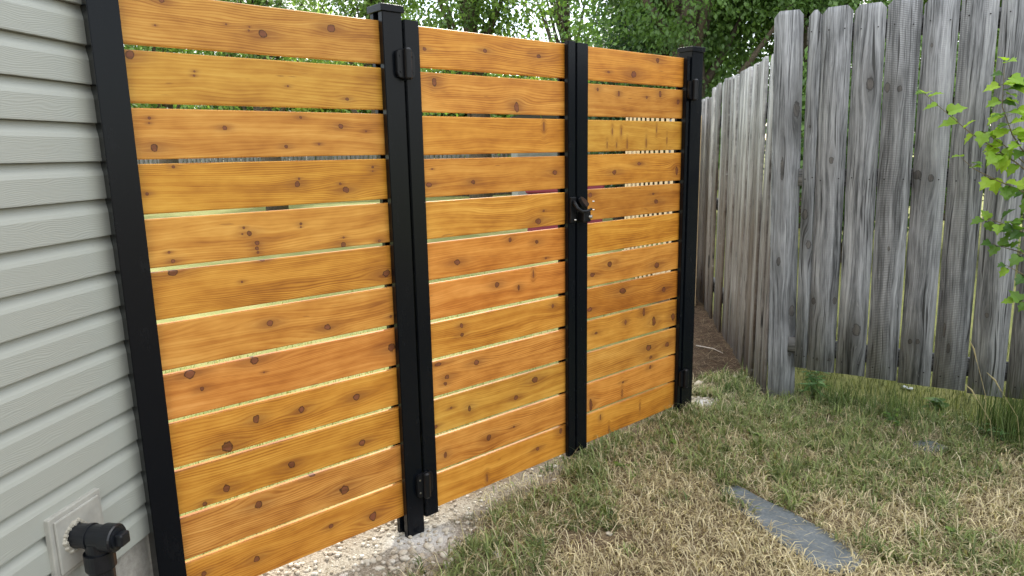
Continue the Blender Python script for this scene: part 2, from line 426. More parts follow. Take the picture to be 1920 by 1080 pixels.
gy = axis([(-40, -8, 8), (-8, 0, 1), (0, 1.6, .2), (1.6, 5.2, .03), (5.2, 9, .2), (9, 24, 1), (24, 60, 6), (60, 240, 30)])
X, Y = np.meshgrid(gx, gy); x = X.ravel(); y = Y.ravel()
gm = gravel_mask(x, y); dm = dirt_mask(x, y)
lawn = np.where((fence_o(x, y) < -.25) | ((gray_o(x, y) < -.12) & (x > 1.3)), 1.0, 0.0) * (1 - dm)
dustm = (1 - sstep(.03, .17, np.hypot((x + .345) * .8, y - 2.43) - (fbm(x*14, y*14) - .5) * .16)) * .95
dustm = np.maximum(dustm, 1 - sstep(.02, .1, np.hypot(x - 1.06, y - 3.74) - (fbm(x*14, y*14) - .5) * .08))
verts = np.stack([x, y, ground_h(x, y)], 1)
nx, ny = len(gx), len(gy)
ii = (np.arange(ny - 1)[:, None] * nx + np.arange(nx - 1)[None]).ravel()
ground = from_np('ground', verts, quads=np.stack([ii, ii + 1, ii + nx + 1, ii + nx], 1), smooth=True, mat=ground_mat())
tag(ground, kind='structure')
for nme, arr in (('gravel', gm), ('dirt', dm), ('lawn', lawn), ('dust', dustm)):
    a = ground.data.attributes.new(nme, 'FLOAT', 'POINT'); a.data.foreach_set('value', arr.astype(np.float32))

# ================================================================== HOUSE
house = empty('house', (*( -WN * WDIST), 0), math.pi / 2 - WA)     # local x along the wall, y into the house
tag(house, 'house wall in pale grey-green dutch lap vinyl siding over a concrete foundation', 'house')
WEND = 1.772; WLEN = 9.0; CS = .1008; SZ0 = .354; NC = 60
sid = None
for i in range(NC):
    bm = bmesh.new()
    pts = [(0.010, 0.0), (0.0005, 0.0), (0.0, .003), (.0012, .062), (.0042, .071), (.0145, .087), (.0175, .0985), (.0215, .0985), (.0215, .0)]
    if sid is None:
        bm_prism(bm, pts, -WLEN, 0, 'x'); me = bpy.data.meshes.new('siding_board'); bm.to_mesh(me); me.materials.append(M_SIDING); sid = me
    bm.free()
    o = link(bpy.data.objects.new('siding_board', sid), house)
    o.location = (WEND + random.uniform(-.0008, .0008), random.uniform(-.0006, .0006), SZ0 + i * CS)
TOPZ = SZ0 + NC * CS
M_CONC = simple('foundation_concrete', (.36, .34, .30), .9, var=.22, scale=45, bump=.5, bscale=160, bdist=.003, spec=.2)
bm = bmesh.new(); bm_box(bm, WEND - WLEN, WEND + .004, .024, 6.0, -.3, SZ0 + .012); from_bm('foundation', bm, M_CONC, house)
bm = bmesh.new(); bm_box(bm, WEND - WLEN, WEND - .004, .0225, 6.0, SZ0 + .014, TOPZ); from_bm('wall_core', bm, simple('wall_wrap', (.5, .5, .47), .7), house)
bm = bmesh.new(); bm_box(bm, WEND - WLEN - .2, WEND + .25, -.28, 6.2, TOPZ + .002, TOPZ + .22); from_bm('roof', bm, simple('roof_edge', (.7, .7, .68), .6), house)
# pale plastic mounting plate round the pipe
M_PLATE = simple('mounting_plastic', (.37, .365, .325), .5, var=.14, scale=24, bump=.2, bscale=120)
bm = bmesh.new()
bm_box(bm, 1.381, 1.557, -.0125, .004, .425, .596, .003)
bm_box(bm, 1.393, 1.545, -.0185, -.0115, .437, .584, .004)
from_bm('mounting_plate', bm, M_PLATE, house)
bm = bmesh.new()   # rough sealant ring where the pipe comes through
for k in range(26):
    a = k / 26 * 2 * math.pi; rr = .034 + .004 * random.random()
    bm_cyl(bm, (1.452 + rr * math.cos(a), -.018, .517 + rr * math.sin(a)), (1.452 + rr * math.cos(a), -.022 - .006 * random.random(), .517 + rr * math.sin(a)), .008 * random.uniform(.7, 1.2), .004, 7)
from_bm('sealant', bm, simple('sealant', (.36, .34, .28), .45, var=.2, scale=80), house)

# ---- black drain pipe with tee
pipe = empty('drain_pipe', house.matrix_basis @ Vector((1.452, -.078, 0)), math.pi / 2 - WA)
pipe.location.z = gz(pipe.location.x, pipe.location.y)
tag(pipe, 'black plastic drain pipe with tee and square plug coming out of the wall plate', 'pipe')
M_PIPE = simple('black_pipe', (.0075, .009, .012), .34, var=.3, scale=35, bump=.25, bscale=70, bdist=.001)
pz = .517 - pipe.location.z
bm = bmesh.new()
bm_cyl(bm, (0, .065, pz), (0, -.030, pz), .0305, n=28)
bm_cyl(bm, (0, -.024, pz), (0, -.055, pz), .036, n=28)
bm_cyl(bm, (0, -.0551, pz), (0, -.059, pz), .0355, .033, n=28)
bm_cyl(bm, (0, .012, pz), (0, .02, pz), .0335, n=28)
from_bm('tee_fitting', bm, M_PIPE, pipe)
bm = bmesh.new()
bm_cyl(bm, (0, 0, pz - .01), (0, 0, pz - .045), .030, n=28); bm_cyl(bm, (0, 0, pz - .04), (0, 0, pz - .085), .0365, n=28)
bm_cyl(bm, (0, 0, pz - .085), (0, 0, pz - .089), .0365, .033, n=28)
from_bm('socket', bm, M_PIPE, pipe)
bm = bmesh.new(); bm_cyl(bm, (0, 0, pz - .08), (0, 0, -.25), .0305, n=28); from_bm('down_pipe', bm, M_PIPE, pipe)
bm = bmesh.new(); bm_cyl(bm, (0, -.050, pz), (0, -.063, pz), .026, n=24); bm_box(bm, -.016, .016, -.083, -.062, pz - .016, pz + .016, .004); from_bm('plug', bm, M_PIPE, pipe)

# ================================================================== NEW CEDAR FENCE AND DOUBLE GATE
FANG = math.atan2(FD[1], FD[0])
KN = {
(0, 0):[(0.092,0.006,9.9,9.9),(0.261,-0.02,16.8,20.8),(-0.18,-0.005,12.3,13.5),(-0.348,0.014,8.4,9.6)],
(0, 1):[(-0.158,0.03,15.4,16.5),(0.152,-0.024,20.2,19.9),(0.036,0.07,12.0,6.9)],
(0, 2):[(0.234,-0.023,14.2,13.5),(-0.035,-0.021,13.9,14.3),(-0.252,-0.032,13.0,14.3),(-0.323,-0.059,8.3,9.4)],
(0, 3):[(0.222,0.002,14.9,14.1),(0.016,0.009,13.3,13.3),(-0.139,0.018,12.1,15.9),(-0.238,-0.048,20.1,21.8)],
(0, 4):[(-0.127,0.06,18.8,14.0),(-0.324,0.058,18.7,14.6),(-0.293,0.005,8.2,8.9),(0.378,0.002,20.0,17.9),(-0.099,0.014,3.8,3.9)],
(0, 5):[(-0.067,0.016,12.0,12.1),(0.131,-0.033,12.9,12.3),(0.38,-0.037,6.3,5.6)],
(0, 6):[(-0.339,0.064,16.3,11.8),(-0.071,0.071,10.7,6.4),(-0.143,0.009,4.1,4.2),(0.372,-0.028,17.3,15.2)],
(0, 7):[(-0.107,0.006,9.9,9.9),(-0.121,0.024,5.1,5.2),(-0.128,0.006,3.6,3.6),(0.064,0.022,5.2,4.9),(0.063,0.011,3.4,3.3),(-0.085,-0.026,9.0,8.9),(-0.087,-0.043,7.4,7.4),(-0.085,-0.056,4.8,4.8),(-0.343,-0.028,4.1,4.4),(-0.335,-0.055,7.3,7.8),(0.213,-0.037,4.4,4.0),(0.211,-0.062,11.3,10.3),(0.35,-0.062,6.8,6.0)],
(0, 8):[(0.062,-0.004,11.3,10.7),(0.069,0.013,4.5,4.3),(0.233,-0.03,13.8,12.4),(0.213,-0.009,5.6,5.0),(-0.306,0.061,5.4,5.7),(0.34,0.043,6.6,5.7),(0.339,0.029,4.0,3.4),(-0.383,-0.012,5.2,5.6)],
(0, 9):[(-0.355,0.043,4.6,4.8),(-0.357,0.029,3.0,3.2),(-0.151,0.018,7.4,7.3),(-0.35,-0.039,12.3,13.1),(0.23,0.027,9.7,8.7),(0.323,0.011,4.6,4.0),(0.147,-0.03,5.2,4.7),(0.035,-0.038,7.3,6.9),(0.091,0.053,6.0,5.5)],
(0, 10):[(-0.385,0.055,13.2,13.9),(-0.222,0.022,3.3,3.3),(-0.224,0.01,3.3,3.3),(0.257,-0.039,7.6,6.7),(0.055,-0.006,3.9,3.6)],
(0, 11):[(-0.012,-0.011,14.7,13.8),(0.215,0.027,16.7,14.6),(-0.051,0.005,3.1,3.0),(-0.054,-0.005,4.0,3.8),(-0.289,0.052,8.5,8.6),(-0.119,0.006,3.0,2.9),(-0.313,-0.016,2.7,2.7)],
(1, 0):[(-0.109,-0.033,8.7,25.9),(0.188,0.009,13.2,10.3),(0.336,0.052,11.7,17.6)],
(1, 1):[(-0.094,-0.007,13.5,15.9),(0.047,0.001,8.2,6.5),(-0.32,-0.016,8.7,15.1)],
(1, 2):[(0.174,0.032,21.4,16.4),(0.062,-0.023,14.3,11.3),(-0.192,-0.005,9.1,16.8),(-0.362,-0.038,10.1,8.8),(-0.283,0.021,7.0,5.9)],
(1, 3):[(-0.149,0.026,15.6,12.8),(-0.298,-0.002,13.7,11.7),(-0.307,-0.028,10.3,8.8),(-0.338,0.058,18.4,8.6)],
(1, 4):[(-0.219,0.037,9.1,11.2),(-0.216,-0.0,10.6,8.8),(0.289,0.036,7.6,11.1)],
(1, 5):[(0.171,0.042,8.9,28.0),(-0.032,0.022,13.1,14.0),(0.087,-0.007,7.8,13.2)],
(1, 6):[(0.045,0.047,9.2,11.4),(0.196,0.023,10.7,11.2),(-0.231,-0.016,16.2,13.2),(0.249,-0.054,7.4,5.4)],
(1, 7):[(0.238,-0.003,8.1,5.9),(0.206,-0.046,19.7,14.3)],
(1, 8):[(0.303,0.001,16.0,11.3),(-0.331,0.034,4.0,3.2),(-0.347,-0.023,13.6,11.2),(-0.141,-0.022,12.8,10.0)],
(1, 9):[(0.244,0.039,8.6,27.2)],
(1, 10):[(-0.305,0.037,11.8,19.8),(0.092,-0.042,14.4,22.0)],
(1, 11):[(-0.343,-0.008,10.2,8.1),(-0.066,0.008,11.7,8.7),(0.216,0.008,13.3,9.3)],
(2, 0):[(-0.243,0.034,5.2,16.7),(-0.179,-0.047,5.4,26.5),(0.064,0.006,5.9,27.5)],
(2, 1):[(-0.075,0.021,9.7,6.6),(-0.08,-0.034,6.9,35.9),(-0.311,-0.04,12.6,34.4),(0.143,0.052,10.5,11.7)],
(2, 2):[(0.124,0.007,25.1,19.2),(0.282,-0.005,18.8,15.8),(0.144,-0.049,14.9,9.7)],
(2, 3):[(0.081,0.048,11.1,24.1),(0.165,-0.014,16.6,26.2),(0.329,-0.018,17.7,27.0),(-0.062,0.021,8.2,15.7),(-0.28,0.005,11.9,8.3),(0.167,-0.022,17.9,17.2),(-0.061,0.025,9.5,6.4),(-0.282,0.005,10.0,7.0)],
(2, 4):[(-0.086,0.028,27.7,18.4),(0.242,-0.012,15.7,16.3),(-0.321,-0.028,16.9,11.8)],
(2, 5):[(-0.186,0.018,18.7,17.7),(-0.304,-0.017,17.9,12.3),(0.177,-0.029,21.5,17.5)],
(2, 7):[(-0.322,0.046,12.2,12.4),(0.159,-0.012,19.8,12.2),(0.135,0.027,11.0,6.8)],
(2, 8):[(-0.16,-0.013,17.8,11.6),(0.02,0.022,15.7,9.8),(0.322,-0.021,12.6,26.2)],
(2, 9):[(-0.177,0.021,7.2,26.6),(-0.114,0.018,7.4,26.9),(0.152,0.03,5.8,24.7),(0.073,-0.033,6.8,31.6),(-0.07,-0.04,5.4,27.3),(-0.145,-0.039,6.3,18.9),(-0.212,-0.039,6.1,21.3),(0.237,-0.02,4.8,25.3)],
(2, 10):[(-0.133,0.033,8.3,13.1),(0.175,0.045,11.7,18.1),(0.072,0.024,7.9,8.2),(0.321,0.011,12.4,14.4),(-0.276,0.047,7.8,8.9)],
(2, 11):[(-0.03,-0.03,21.5,17.2),(0.146,0.044,16.0,13.6),(-0.206,-0.03,9.0,5.8)],
}
PAN = [(0.0, .7925, .15366, 0.0), (.9476, 1.6837, .15498, -.0174), (1.8157, 2.5211, .15401, -.0064)]
def fence_root(name, t):
    p_ = F0 + FD * t
    return empty(name, (p_[0], p_[1], 0), FANG)
fp = fence_root('fence_panel', .4)
tag(fp, 'fixed fence panel of horizontal honey stained cedar boards between black posts, against the house', 'fence panel')
g1 = fence_root('gate_leaf', 1.3)
tag(g1, 'cedar board gate leaf with black stiles, hinged on the post beside the fixed fence panel', 'gate leaf')
g2 = fence_root('gate_leaf', 2.15)
tag(g2, 'narrower cedar gate leaf with black stiles, hinged on the capped post by the grey pickets', 'gate leaf')
gp = fence_root('gate_post', 2.6)
tag(gp, 'square black capped metal gate post beside the weathered grey picket fence', 'post')
roots = [(fp, .4), (g1, 1.3), (g2, 2.15)]
hues = random.Random(5)
SPECIAL = {(0,1): (1.0,.98,1.25), (0,5): (1.02,1.0,1.12), (1,1): (1.0,.93,1.05), (1,3): (1.05,.98,1.15), (2,4): (.90,.80,.72), (2,7): (.88,.83,.78), (2,10): (.92,.9,.95),
           (0,0): (.98,.93,.82), (0,2): (.96,.95,.78), (0,3): (1.0,.97,.8), (2,3): (.98,.98,.9), (0,6): (.98,.98,.85), (1,8): (.95,.90,.85), (2,0): (1,.97,.8), (1,0): (1.02,.98,.82)}
for pa, (a, b, bp_, dz_) in enumerate(PAN):
    root, t0 = roots[pa]; mid = (a + b) / 2; L = (b - a) + .03
    for k in range(12):
        bm = bmesh.new()
        # slightly crowned plank, eased edges
        bm_box(bm, -L/2, L/2, -.0105, .0105, -.07, .07, .0035, 2)
        for v_ in bm.verts: v_.co.y += .0012 * math.sin(v_.co.x * 3 + k * 2.1) ; v_.co.z += .0009 * math.sin(v_.co.x * 5 + k * 1.3)
        hu = SPECIAL.get((pa, k)) or (hues.uniform(.90, 1.06), hues.uniform(.86, 1.05), hues.uniform(.7, 1.15))
        kl = [(u_, v_, rx_ * .34, rz_ * .7) if rx_ < 9 and rz_ > 17 else (u_, v_, rx_ * .88, rz_ * .88) for u_, v_, rx_, rz_ in KN.get((pa, k), [])]
        mt = cedar(100 * pa + k, kl, hu, hues.uniform(.06, .2))
        o = from_bm('board', bm, mt, root)
        o.location = (mid - t0, .0105 + hues.uniform(-.001, .001), FZ + dz_ + k * bp_ + .07 + hues.uniform(-.0012, .0012))
        o.rotation_euler = (hues.uniform(-.006, .006), hues.uniform(-.0012, .0012), 0)

def channel_post(name, root, x0, x1, z0, z1, yf=-.03, yb=.05, slotL=False, slotR=False):
    """hollow channel section: open slots on the sides where boards slide in"""
    s0, s1, dp = -.004, .026, .02
    pts = [(x0, yf), (x1, yf)]
    if slotR: pts += [(x1, s0), (x1 - dp, s0), (x1 - dp, s1), (x1, s1)]
    pts += [(x1, yb), (x0, yb)]
    if slotL: pts += [(x0, s1), (x0 + dp, s1), (x0 + dp, s0), (x0, s0)]
    bm = bmesh.new(); fs = bm_prism(bm, pts, z0, z1, 'z')
    es = [e for e in bm.edges if abs(e.verts[0].co.z - e.verts[1].co.z) > .1]
    bmesh.ops.bevel(bm, geom=es, offset=.0022, segments=2, affect='EDGES')
    return from_bm(name, bm, M_BLACK, root)
def cap(root, x0, x1, zt, yf=-.03, yb=.05):
    o_ = .007; bm = bmesh.new()
    bm_box(bm, x0 - o_, x1 + o_, yf - o_, yb + o_, zt - .024, zt, .002)
    xs, ys = (x0 + x1) / 2, (yf + yb) / 2
    b0 = [bm.verts.new((xx, yy, zt - .0005)) for xx, yy in ((x0 - .003, yf - .003), (x1 + .003, yf - .003), (x1 + .003, yb + .003), (x0 - .003, yb + .003))]
    b1 = [bm.verts.new((xs + (v_.co.x - xs) * .35, ys + (v_.co.y - ys) * .35, zt + .006)) for v_ in b0]
    bm.faces.new(b1)
    for i in range(4): bm.faces.new((b0[i], b0[(i+1) % 4], b1[(i+1) % 4], b1[i]))
    return from_bm('cap', bm, M_BLACK, root)
# fixed panel posts (wall side and hinge side)
p_ = channel_post('post', fp, -.084 - .4, -.008 - .4, -.3, 1.945, slotR=True); cap(fp, -.084 - .4, -.008 - .4, 1.965)
p_ = channel_post('post', fp, .786 - .4, .8625 - .4, -.3, 1.94, slotL=True); cap(fp, .786 - .4, .8625 - .4, 1.962)
# gate leaf stiles
def stile(root, t0, x0, x1, side, zb, zt):
    s_ = channel_post('stile', root, x0 - t0, x1 - t0, zb, zt, -.026, .042, slotL=side == 'L', slotR=side == 'R')
    return s_
zb1 = FZ - .0174; zt1 = zb1 + 11 * .15498 + .14
zb2 = FZ - .0064; zt2 = zb2 + 11 * .15401 + .14
stile(g1, 1.3, .8745, .9345, 'R', zb1 - .006, zt1 + .010)
stile(g1, 1.3, 1.6765, 1.722, 'L', zb1 - .006, zt1 + .010)
stile(g2, 2.15, 1.7305, 1.7815 + .02, 'R', zb2 - .006, zt2 + .006)
stile(g2, 2.15, 2.5195, 2.5445, 'L', zb2 - .006, zt2 + .006)
# gate post by the grey fence
o = channel_post('post_tube', gp, 2.5525 - 2.6, 2.650 - 2.6, -.3, 1.945)
cap(gp, 2.5525 - 2.6, 2.650 - 2.6, 1.967)

def hinge(root, t0, tc, zc, flip=1):
    """self-closing hinge: barrel between two bolted leaves"""
    y = -.0265
    bm = bmesh.new()
    pts = [(-.040, -.030), (-.034, -.044), (-.006, -.050), (-.006, .050), (-.034, .044), (-.040, .034)]
    pts = [(u * flip, v) for u, v in pts]
    fs = bm_prism(bm, pts, -.0165, -.001, 'y')
    bmesh.ops.bevel(bm, geom=list(bm.edges), offset=.002, segments=2, affect='EDGES')
    h = from_bm('hinge', bm, M_PLASTIC, root)
    h.location = (tc - t0, y - .003, zc)
    bm = bmesh.new(); pts = [(.006, -.048), (.032, -.042), (.036, -.030), (.036, .030), (.032, .042), (.006, .046)]
    pts = [(u * flip, v) for u, v in pts]
    bm_prism(bm, pts, -.0135, -.001, 'y'); bmesh.ops.bevel(bm, geom=list(bm.edges), offset=.002, segments=2, affect='EDGES')
    from_bm('hinge_leaf', bm, M_PLASTIC, h)
    bm = bmesh.new(); bm_cyl(bm, (0, -.021, -.046), (0, -.021, .047), .0145, n=22); bm_cyl(bm, (0, -.021, .047), (0, -.021, .053), .0145, .009, n=22); bm_cyl(bm, (0, -.021, -.052), (0, -.021, -.046), .010, .0145, n=22)
    from_bm('barrel', bm, M_PLASTIC, h)
    for sx in (-.027, .026):
        for sz in (-.026, .026):
            bm = bmesh.new(); yy = -.0166 if sx * 1 < 0 else -.0136
            bm_cyl(bm, (sx * flip, yy + .001, sz), (sx * flip, yy - .0018, sz), .0042, .003, n=10)
            from_bm('screw', bm, M_SCREW if (zc < .6 and sx < 0) else M_PLASTIC, h)
hinge(g1, 1.3, .866, 1.771); hinge(g1, 1.3, .868, .207)
hinge(g2, 2.15, 2.556, 1.755, -1); hinge(g2, 2.15, 2.556, .245, -1)

# latch on the meeting stiles
lt = bpy.data.objects.new('latch', None); link(lt, g1); lt.location = (1.722 - 1.3, -.027, 1.219)
bm = bmesh.new(); bm_box(bm, -.040, -.004, -.009, .002, -.062, .05, .003); from_bm('latch_plate', bm, M_PLASTIC, lt)
bm = bmesh.new()       # lower body with lock
bm_box(bm, .006, .052, -.045, .002, -.062, -.012, .006, 3); from_bm('latch_body', bm, M_PLASTIC, lt)
bm = bmesh.new()       # striker arm: a curved bar
bm_tube(bm, [(-.022, -.010, .030), (-.030, -.024, .022), (-.026, -.036, .002), (-.008, -.046, -.012), (.020, -.050, -.012), (.050, -.048, -.004)],
        [.008, .009, .0085, .008, .0065, .0055], 10); from_bm('striker_arm', bm, M_PLASTIC, lt)
bm = bmesh.new()       # fan-shaped thumb knob, tilted
c0, ax = Vector((.026, -.032, .020)), Vector((.35, -.70, .62)).normalized()
ux = Vector((.8, .55, .15)); ux = (ux - ax * ux.dot(ax)).normalized(); uy = ax.cross(ux)
ring = [c0 + ux * (.036 * math.cos(a)) + uy * (.036 * math.sin(a)) for a in np.linspace(-.5, math.pi + .5, 18)]
A = [bm.verts.new(p_ - ax * .009) for p_ in ring]; B = [bm.verts.new(p_ + ax * .006) for p_ in ring]
fs = [bm.faces.new(A[::-1]), bm.faces.new(B)] + [bm.faces.new((A[k_], A[(k_+1) % 18], B[(k_+1) % 18], B[k_])) for k_ in range(18)]
bmesh.ops.recalc_face_normals(bm, faces=fs); bmesh.ops.bevel(bm, geom=list(bm.edges), offset=.0025, segments=2, affect='EDGES')
from_bm('thumb_knob', bm, M_PLASTIC, lt)
bm = bmesh.new(); bm_cyl(bm, (.040, -.044, -.038), (.048, -.055, -.038), .008, n=14); from_bm('lock_cylinder', bm, M_SCREW, lt)
for q in ((.058, -.046, .028), (.048, -.056, -.008), (-.02, -.011, -.05)):
    bm = bmesh.new(); bm_cyl(bm, q, (q[0] + .006, q[1] - .006, q[2]), .0035, n=8); from_bm('screw', bm, M_SCREW, lt)

# ================================================================== WEATHERED GREY PICKET FENCES
def picket_mesh(w_, h, th=.017, ear=.028, seed=0, bow=.004):
    rs = random.Random(seed); zs = [0, h * .25, h * .5, h * .75, h - ear, h]
    V = []; Q = []
    ph = rs.uniform(0, 6)
    for i, z in enumerate(zs):
        hw = w_ / 2 - (ear * .85 if i == len(zs) - 1 else 0)
        l, r = -hw + rs.uniform(-.0012, .0012), hw + rs.uniform(-.0012, .0012)
        yb = bow * math.sin(z * 1.6 + ph); tw = rs.uniform(-.0015, .0015)
        V += [(l, -th/2 + yb - tw, z), (r, -th/2 + yb + tw, z), (r, th/2 + yb + tw, z), (l, th/2 + yb - tw, z)]
    for i in range(len(zs) - 1):
        for k in range(4):
            a = i * 4 + k; b = i * 4 + (k + 1) % 4; Q.append((a, b, b + 4, a + 4))
    n_ = (len(zs) - 1) * 4; Q += [(3, 2, 1, 0), (n_, n_ + 1, n_ + 2, n_ + 3)]
    return np.array(V), np.array(Q)
def picket(root, loc, w_, h, mat, seed, th=.017, ear=.028, rot=(0, 0, 0), name='picket'):
    V, Q = picket_mesh(w_, h, th, ear, seed)
    o = from_np(name, V, quads=Q, mat=mat, parent=root); o.location = loc; o.rotation_euler = rot; return o
gf = empty('picket_fence', (G0[0], G0[1], 0), math.atan2(GD[1], GD[0]))
tag(gf, 'weathered grey dog-eared picket fence raised above the grass, with the leafy sapling in front', 'fence')
BOT = .258; TOP = 2.150
T_ = (.98, 1.0, 1.03)
FR = [  # t centre at mid height, width, knots (height above bottom, across, r along, r across), saw marks
    (-.034, .062, [(.69, .015, 24, 15), (.85, -.01, 30, 17), (1.31, -.005, 9, 6)], 0, (.84, .86, .88)),
    (.0685, .139, [(1.14, .004, 20, 12), (.39, -.05, 20, 11), (.40, .055, 20, 11), (.066, -.018, 9, 7), (.072, .045, 9, 7)], .15, T_),
    (.2165, .140, [(1.505, .016, 36, 19), (.25, .02, 36, 21)], 0, (1.03, 1.05, 1.08)),
    (.3645, .145, [(1.485, -.055, 26, 13), (1.475, -.001, 16, 12), (.69, -.002, 14, 6)], .9, T_),
    (.5155, .145, [(1.065, -.05, 24, 20), (1.05, .008, 20, 13), (.225, -.03, 14, 10), (.228, .004, 14, 10), (1.67, -.03, 11, 6)], .25, (.98, 1.0, 1.03)),
    (.6655, .145, [(.21, -.012, 30, 8), (.30, -.035, 40, 6)], .6, (.96, .98, 1.0)),
    (.8185, .147, [(.40, -.02, 14, 9)], .1, (1.02, 1.045, 1.07)),
    (.9745, .147, [(.9, .02, 20, 12)], 0, T_), (1.126, .147, [], .5, T_), (1.278, .147, [(.6, 0, 20, 14)], 0, T_), (1.43, .147, [], 0, T_), (1.582, .147, [], .4, T_)] + [(1.734 + .152 * q_, .147, [(.5 + .13 * q_, .02, 18, 12)], .3 * (q_ % 3), T_) for q_ in range(10)]
nv = []; nq = []; 
def nail(bm, x, y0, z): bm_cyl(bm, (x, y0, z), (x, y0 - .0015, z), .0034, n=7)
nbm = bmesh.new()
for i, (tc, w_, kn, saw, ti) in enumerate(FR):
    kk = [(a, b, c_, d_) for a, b, c_, d_ in kn]
    lean = -.019
    top = TOP + (.006 if i % 2 else -.004)
    picket(gf, (tc + .018, random.uniform(-.002, .002), BOT + random.uniform(-.004, .004)), w_ - .0015, top - BOT, gray_wood(300 + i, kk, ti, saw), 50 + i, rot=(random.uniform(-.003, .003), lean, random.uniform(-.01, .01))).location.x = tc + .018
    for z in (2.038, .325, 1.30):
        for s in (-.04, .04):
            if w_ < .1: s *= .5
            nail(nbm, tc + .018 + s + lean * (z - BOT) + random.uniform(-.004, .004), -.0105, z + random.uniform(-.008, .008))
tag(from_bm('nails', nbm, simple('rusty_nail', (.02, .018, .016), .7), gf), kind='stuff')
M_RAIL = gray_wood(390, [], (.7, .7, .7))
for z0, z1 in ((.335, .425), (1.262, 1.352), (1.985, 2.07)):
    bm = bmesh.new(); bm_box(bm, -.9, .9, .0, .038, 0, .089, .003)
    V, Q = picket_mesh(.089, 3.30, .038, .002, int(z0 * 100))
    bm.free(); o = from_np('rail', V, quads=Q, mat=M_RAIL, parent=gf); o.rotation_euler = (0, R(90), 0); o.location = (-.09, .031, (z0 + z1) / 2)
# leaning end post
V, Q = picket_mesh(.139, 2.36, .045, .026, 77, .002)
o = from_np('end_post', V, quads=Q, mat=gray_wood(400, [(1.86, .045, 46, 17), (1.05, -.03, 26, 11), (.77, .045, 34, 16), (.52, .04, 11, 8), (1.55, -.02, 70, 9)], (.99, 1.01, 1.04)), parent=gf)
dl = Vector((1.535 - G0[0], 3.795 - G0[1])); o.location = (dl.x * GD[0] + dl.y * GD[1], -(dl.x * GN[0] + dl.y * GN[1]), -.2)
o.rotation_euler = (0, -.034, R(33) - R(14)); o.location.x += .006

rf = empty('picket_fence', (R0[0], R0[1], 0), math.atan2(RD[1], RD[0]))
tag(rf, 'browner weathered picket fence running back along the bare dirt strip behind the gate post', 'fence')
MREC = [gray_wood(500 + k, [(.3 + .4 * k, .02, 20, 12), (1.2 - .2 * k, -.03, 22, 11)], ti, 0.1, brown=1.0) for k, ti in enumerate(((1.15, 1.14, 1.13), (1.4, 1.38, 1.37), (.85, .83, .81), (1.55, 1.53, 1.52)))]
s_ = -.03; i = 0; rr = random.Random(3)
while s_ < 6.4:
    w_ = rr.choice((.139, .139, .135, .142)); top = (1.976 if s_ < 2.24 else 1.912) + rr.uniform(-.008, .008)
    if 3.9 < s_: top = 1.86 + rr.uniform(-.01, .01)
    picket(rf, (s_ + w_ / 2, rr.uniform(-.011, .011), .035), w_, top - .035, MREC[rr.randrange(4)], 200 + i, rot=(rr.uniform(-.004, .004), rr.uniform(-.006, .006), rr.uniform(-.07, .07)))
    s_ += w_ + rr.uniform(.003, .014); i += 1
for z0 in (.30, 1.0, 1.68):
    V, Q = picket_mesh(.089, 6.4, .038, .002, int(z0 * 100)); o = from_np('rail', V, quads=Q, mat=M_RAIL, parent=rf)
    o.rotation_euler = (0, R(90), 0); o.location = (-.03, -.032, z0)

# ================================================================== GRASS AND GROUND COVER
CP = np.array([0., 0.])
def in_view(x, y, marg=.12):
    return np.abs(x) < (.745 + marg) * y + .1
def blades(name, x, y, ln, wd, lean, col, seed, zoff=-.004, curl=.5):
    """curved tapering blades, 3 triangles each"""
    n = len(x); r_ = np.random.default_rng(seed)
    z = ground_h(x, y) + zoff
    az = r_.uniform(0, 2 * np.pi, n); dx, dy = np.cos(az), np.sin(az)
    sx, sy = -dy, dx
    l1 = lean * (1 - curl); l2 = np.minimum(lean * (1 + curl), 1.75)
    b = np.stack([x, y, z], 1)
    m_ = b + np.stack([dx * np.sin(l1), dy * np.sin(l1), np.cos(l1)], 1) * (ln * .55)[:, None]
    t_ = m_ + np.stack([dx * np.sin(l2), dy * np.sin(l2), np.cos(l2)], 1) * (ln * .45)[:, None]
    sd_ = np.stack([sx, sy, np.zeros(n)], 1) * (wd / 2)[:, None]
    V = np.stack([b - sd_, b + sd_, m_ + sd_ * .8, m_ - sd_ * .8, t_], 1).reshape(-1, 3)
    i = np.arange(n) * 5
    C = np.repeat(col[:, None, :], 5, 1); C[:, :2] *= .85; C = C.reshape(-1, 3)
    return from_np(name, V, quads=np.stack([i, i+1, i+2, i+3], 1), tris=np.stack([i+3, i+2, i+4], 1), col=C, mat=M_GRASS)
BLOBS = [(.54, 3.45, .38, .9), (.1, 2.62, .22, .95), (1.37, 3.3, .40, .7), (1.2, 2.75, .22, .6), (2.05, 3.0, .45, .9), (1.75, 3.75, .38, 1.0), (2.45, 3.45, .5, 1.0), (1.6, 2.6, .25, .5),
         (.85, 3.35, .25, .55), (.25, 3.05, .18, .6), (.75, 3.0, .22, .55),
         (.24, 2.90, .20, -.9), (.40, 2.42, .32, -.7), (1.4, 2.2, .42, -.65), (.95, 3.15, .2, -.6), (1.1, 2.95, .22, -.7), (.7, 2.35, .3, -.6), (1.8, 2.35, .4, -.4), (.62, 3.42, .1, -1)]
def green(x, y):
    g_ = (fbm(x * 3.1 + 3, y * 3.1) - .47) * 3.6 + (fbm(x * 11, y * 11 + 9) - .47) * 2.6 + .36
    for bx, by, br, bv in BLOBS: g_ = g_ + bv * np.exp(-((x - bx)**2 + (y - by)**2) / br**2) * .75
    return np.clip(g_, 0, 1)
SLAB = [(.865,2.735),(.93,2.765),(1.03,2.61),(1.11,2.485),(1.175,2.35),(1.215,2.25),(1.205,2.175),(1.12,2.11),(1.04,2.13),(.972,2.25),(.912,2.465),(.878,2.63)]
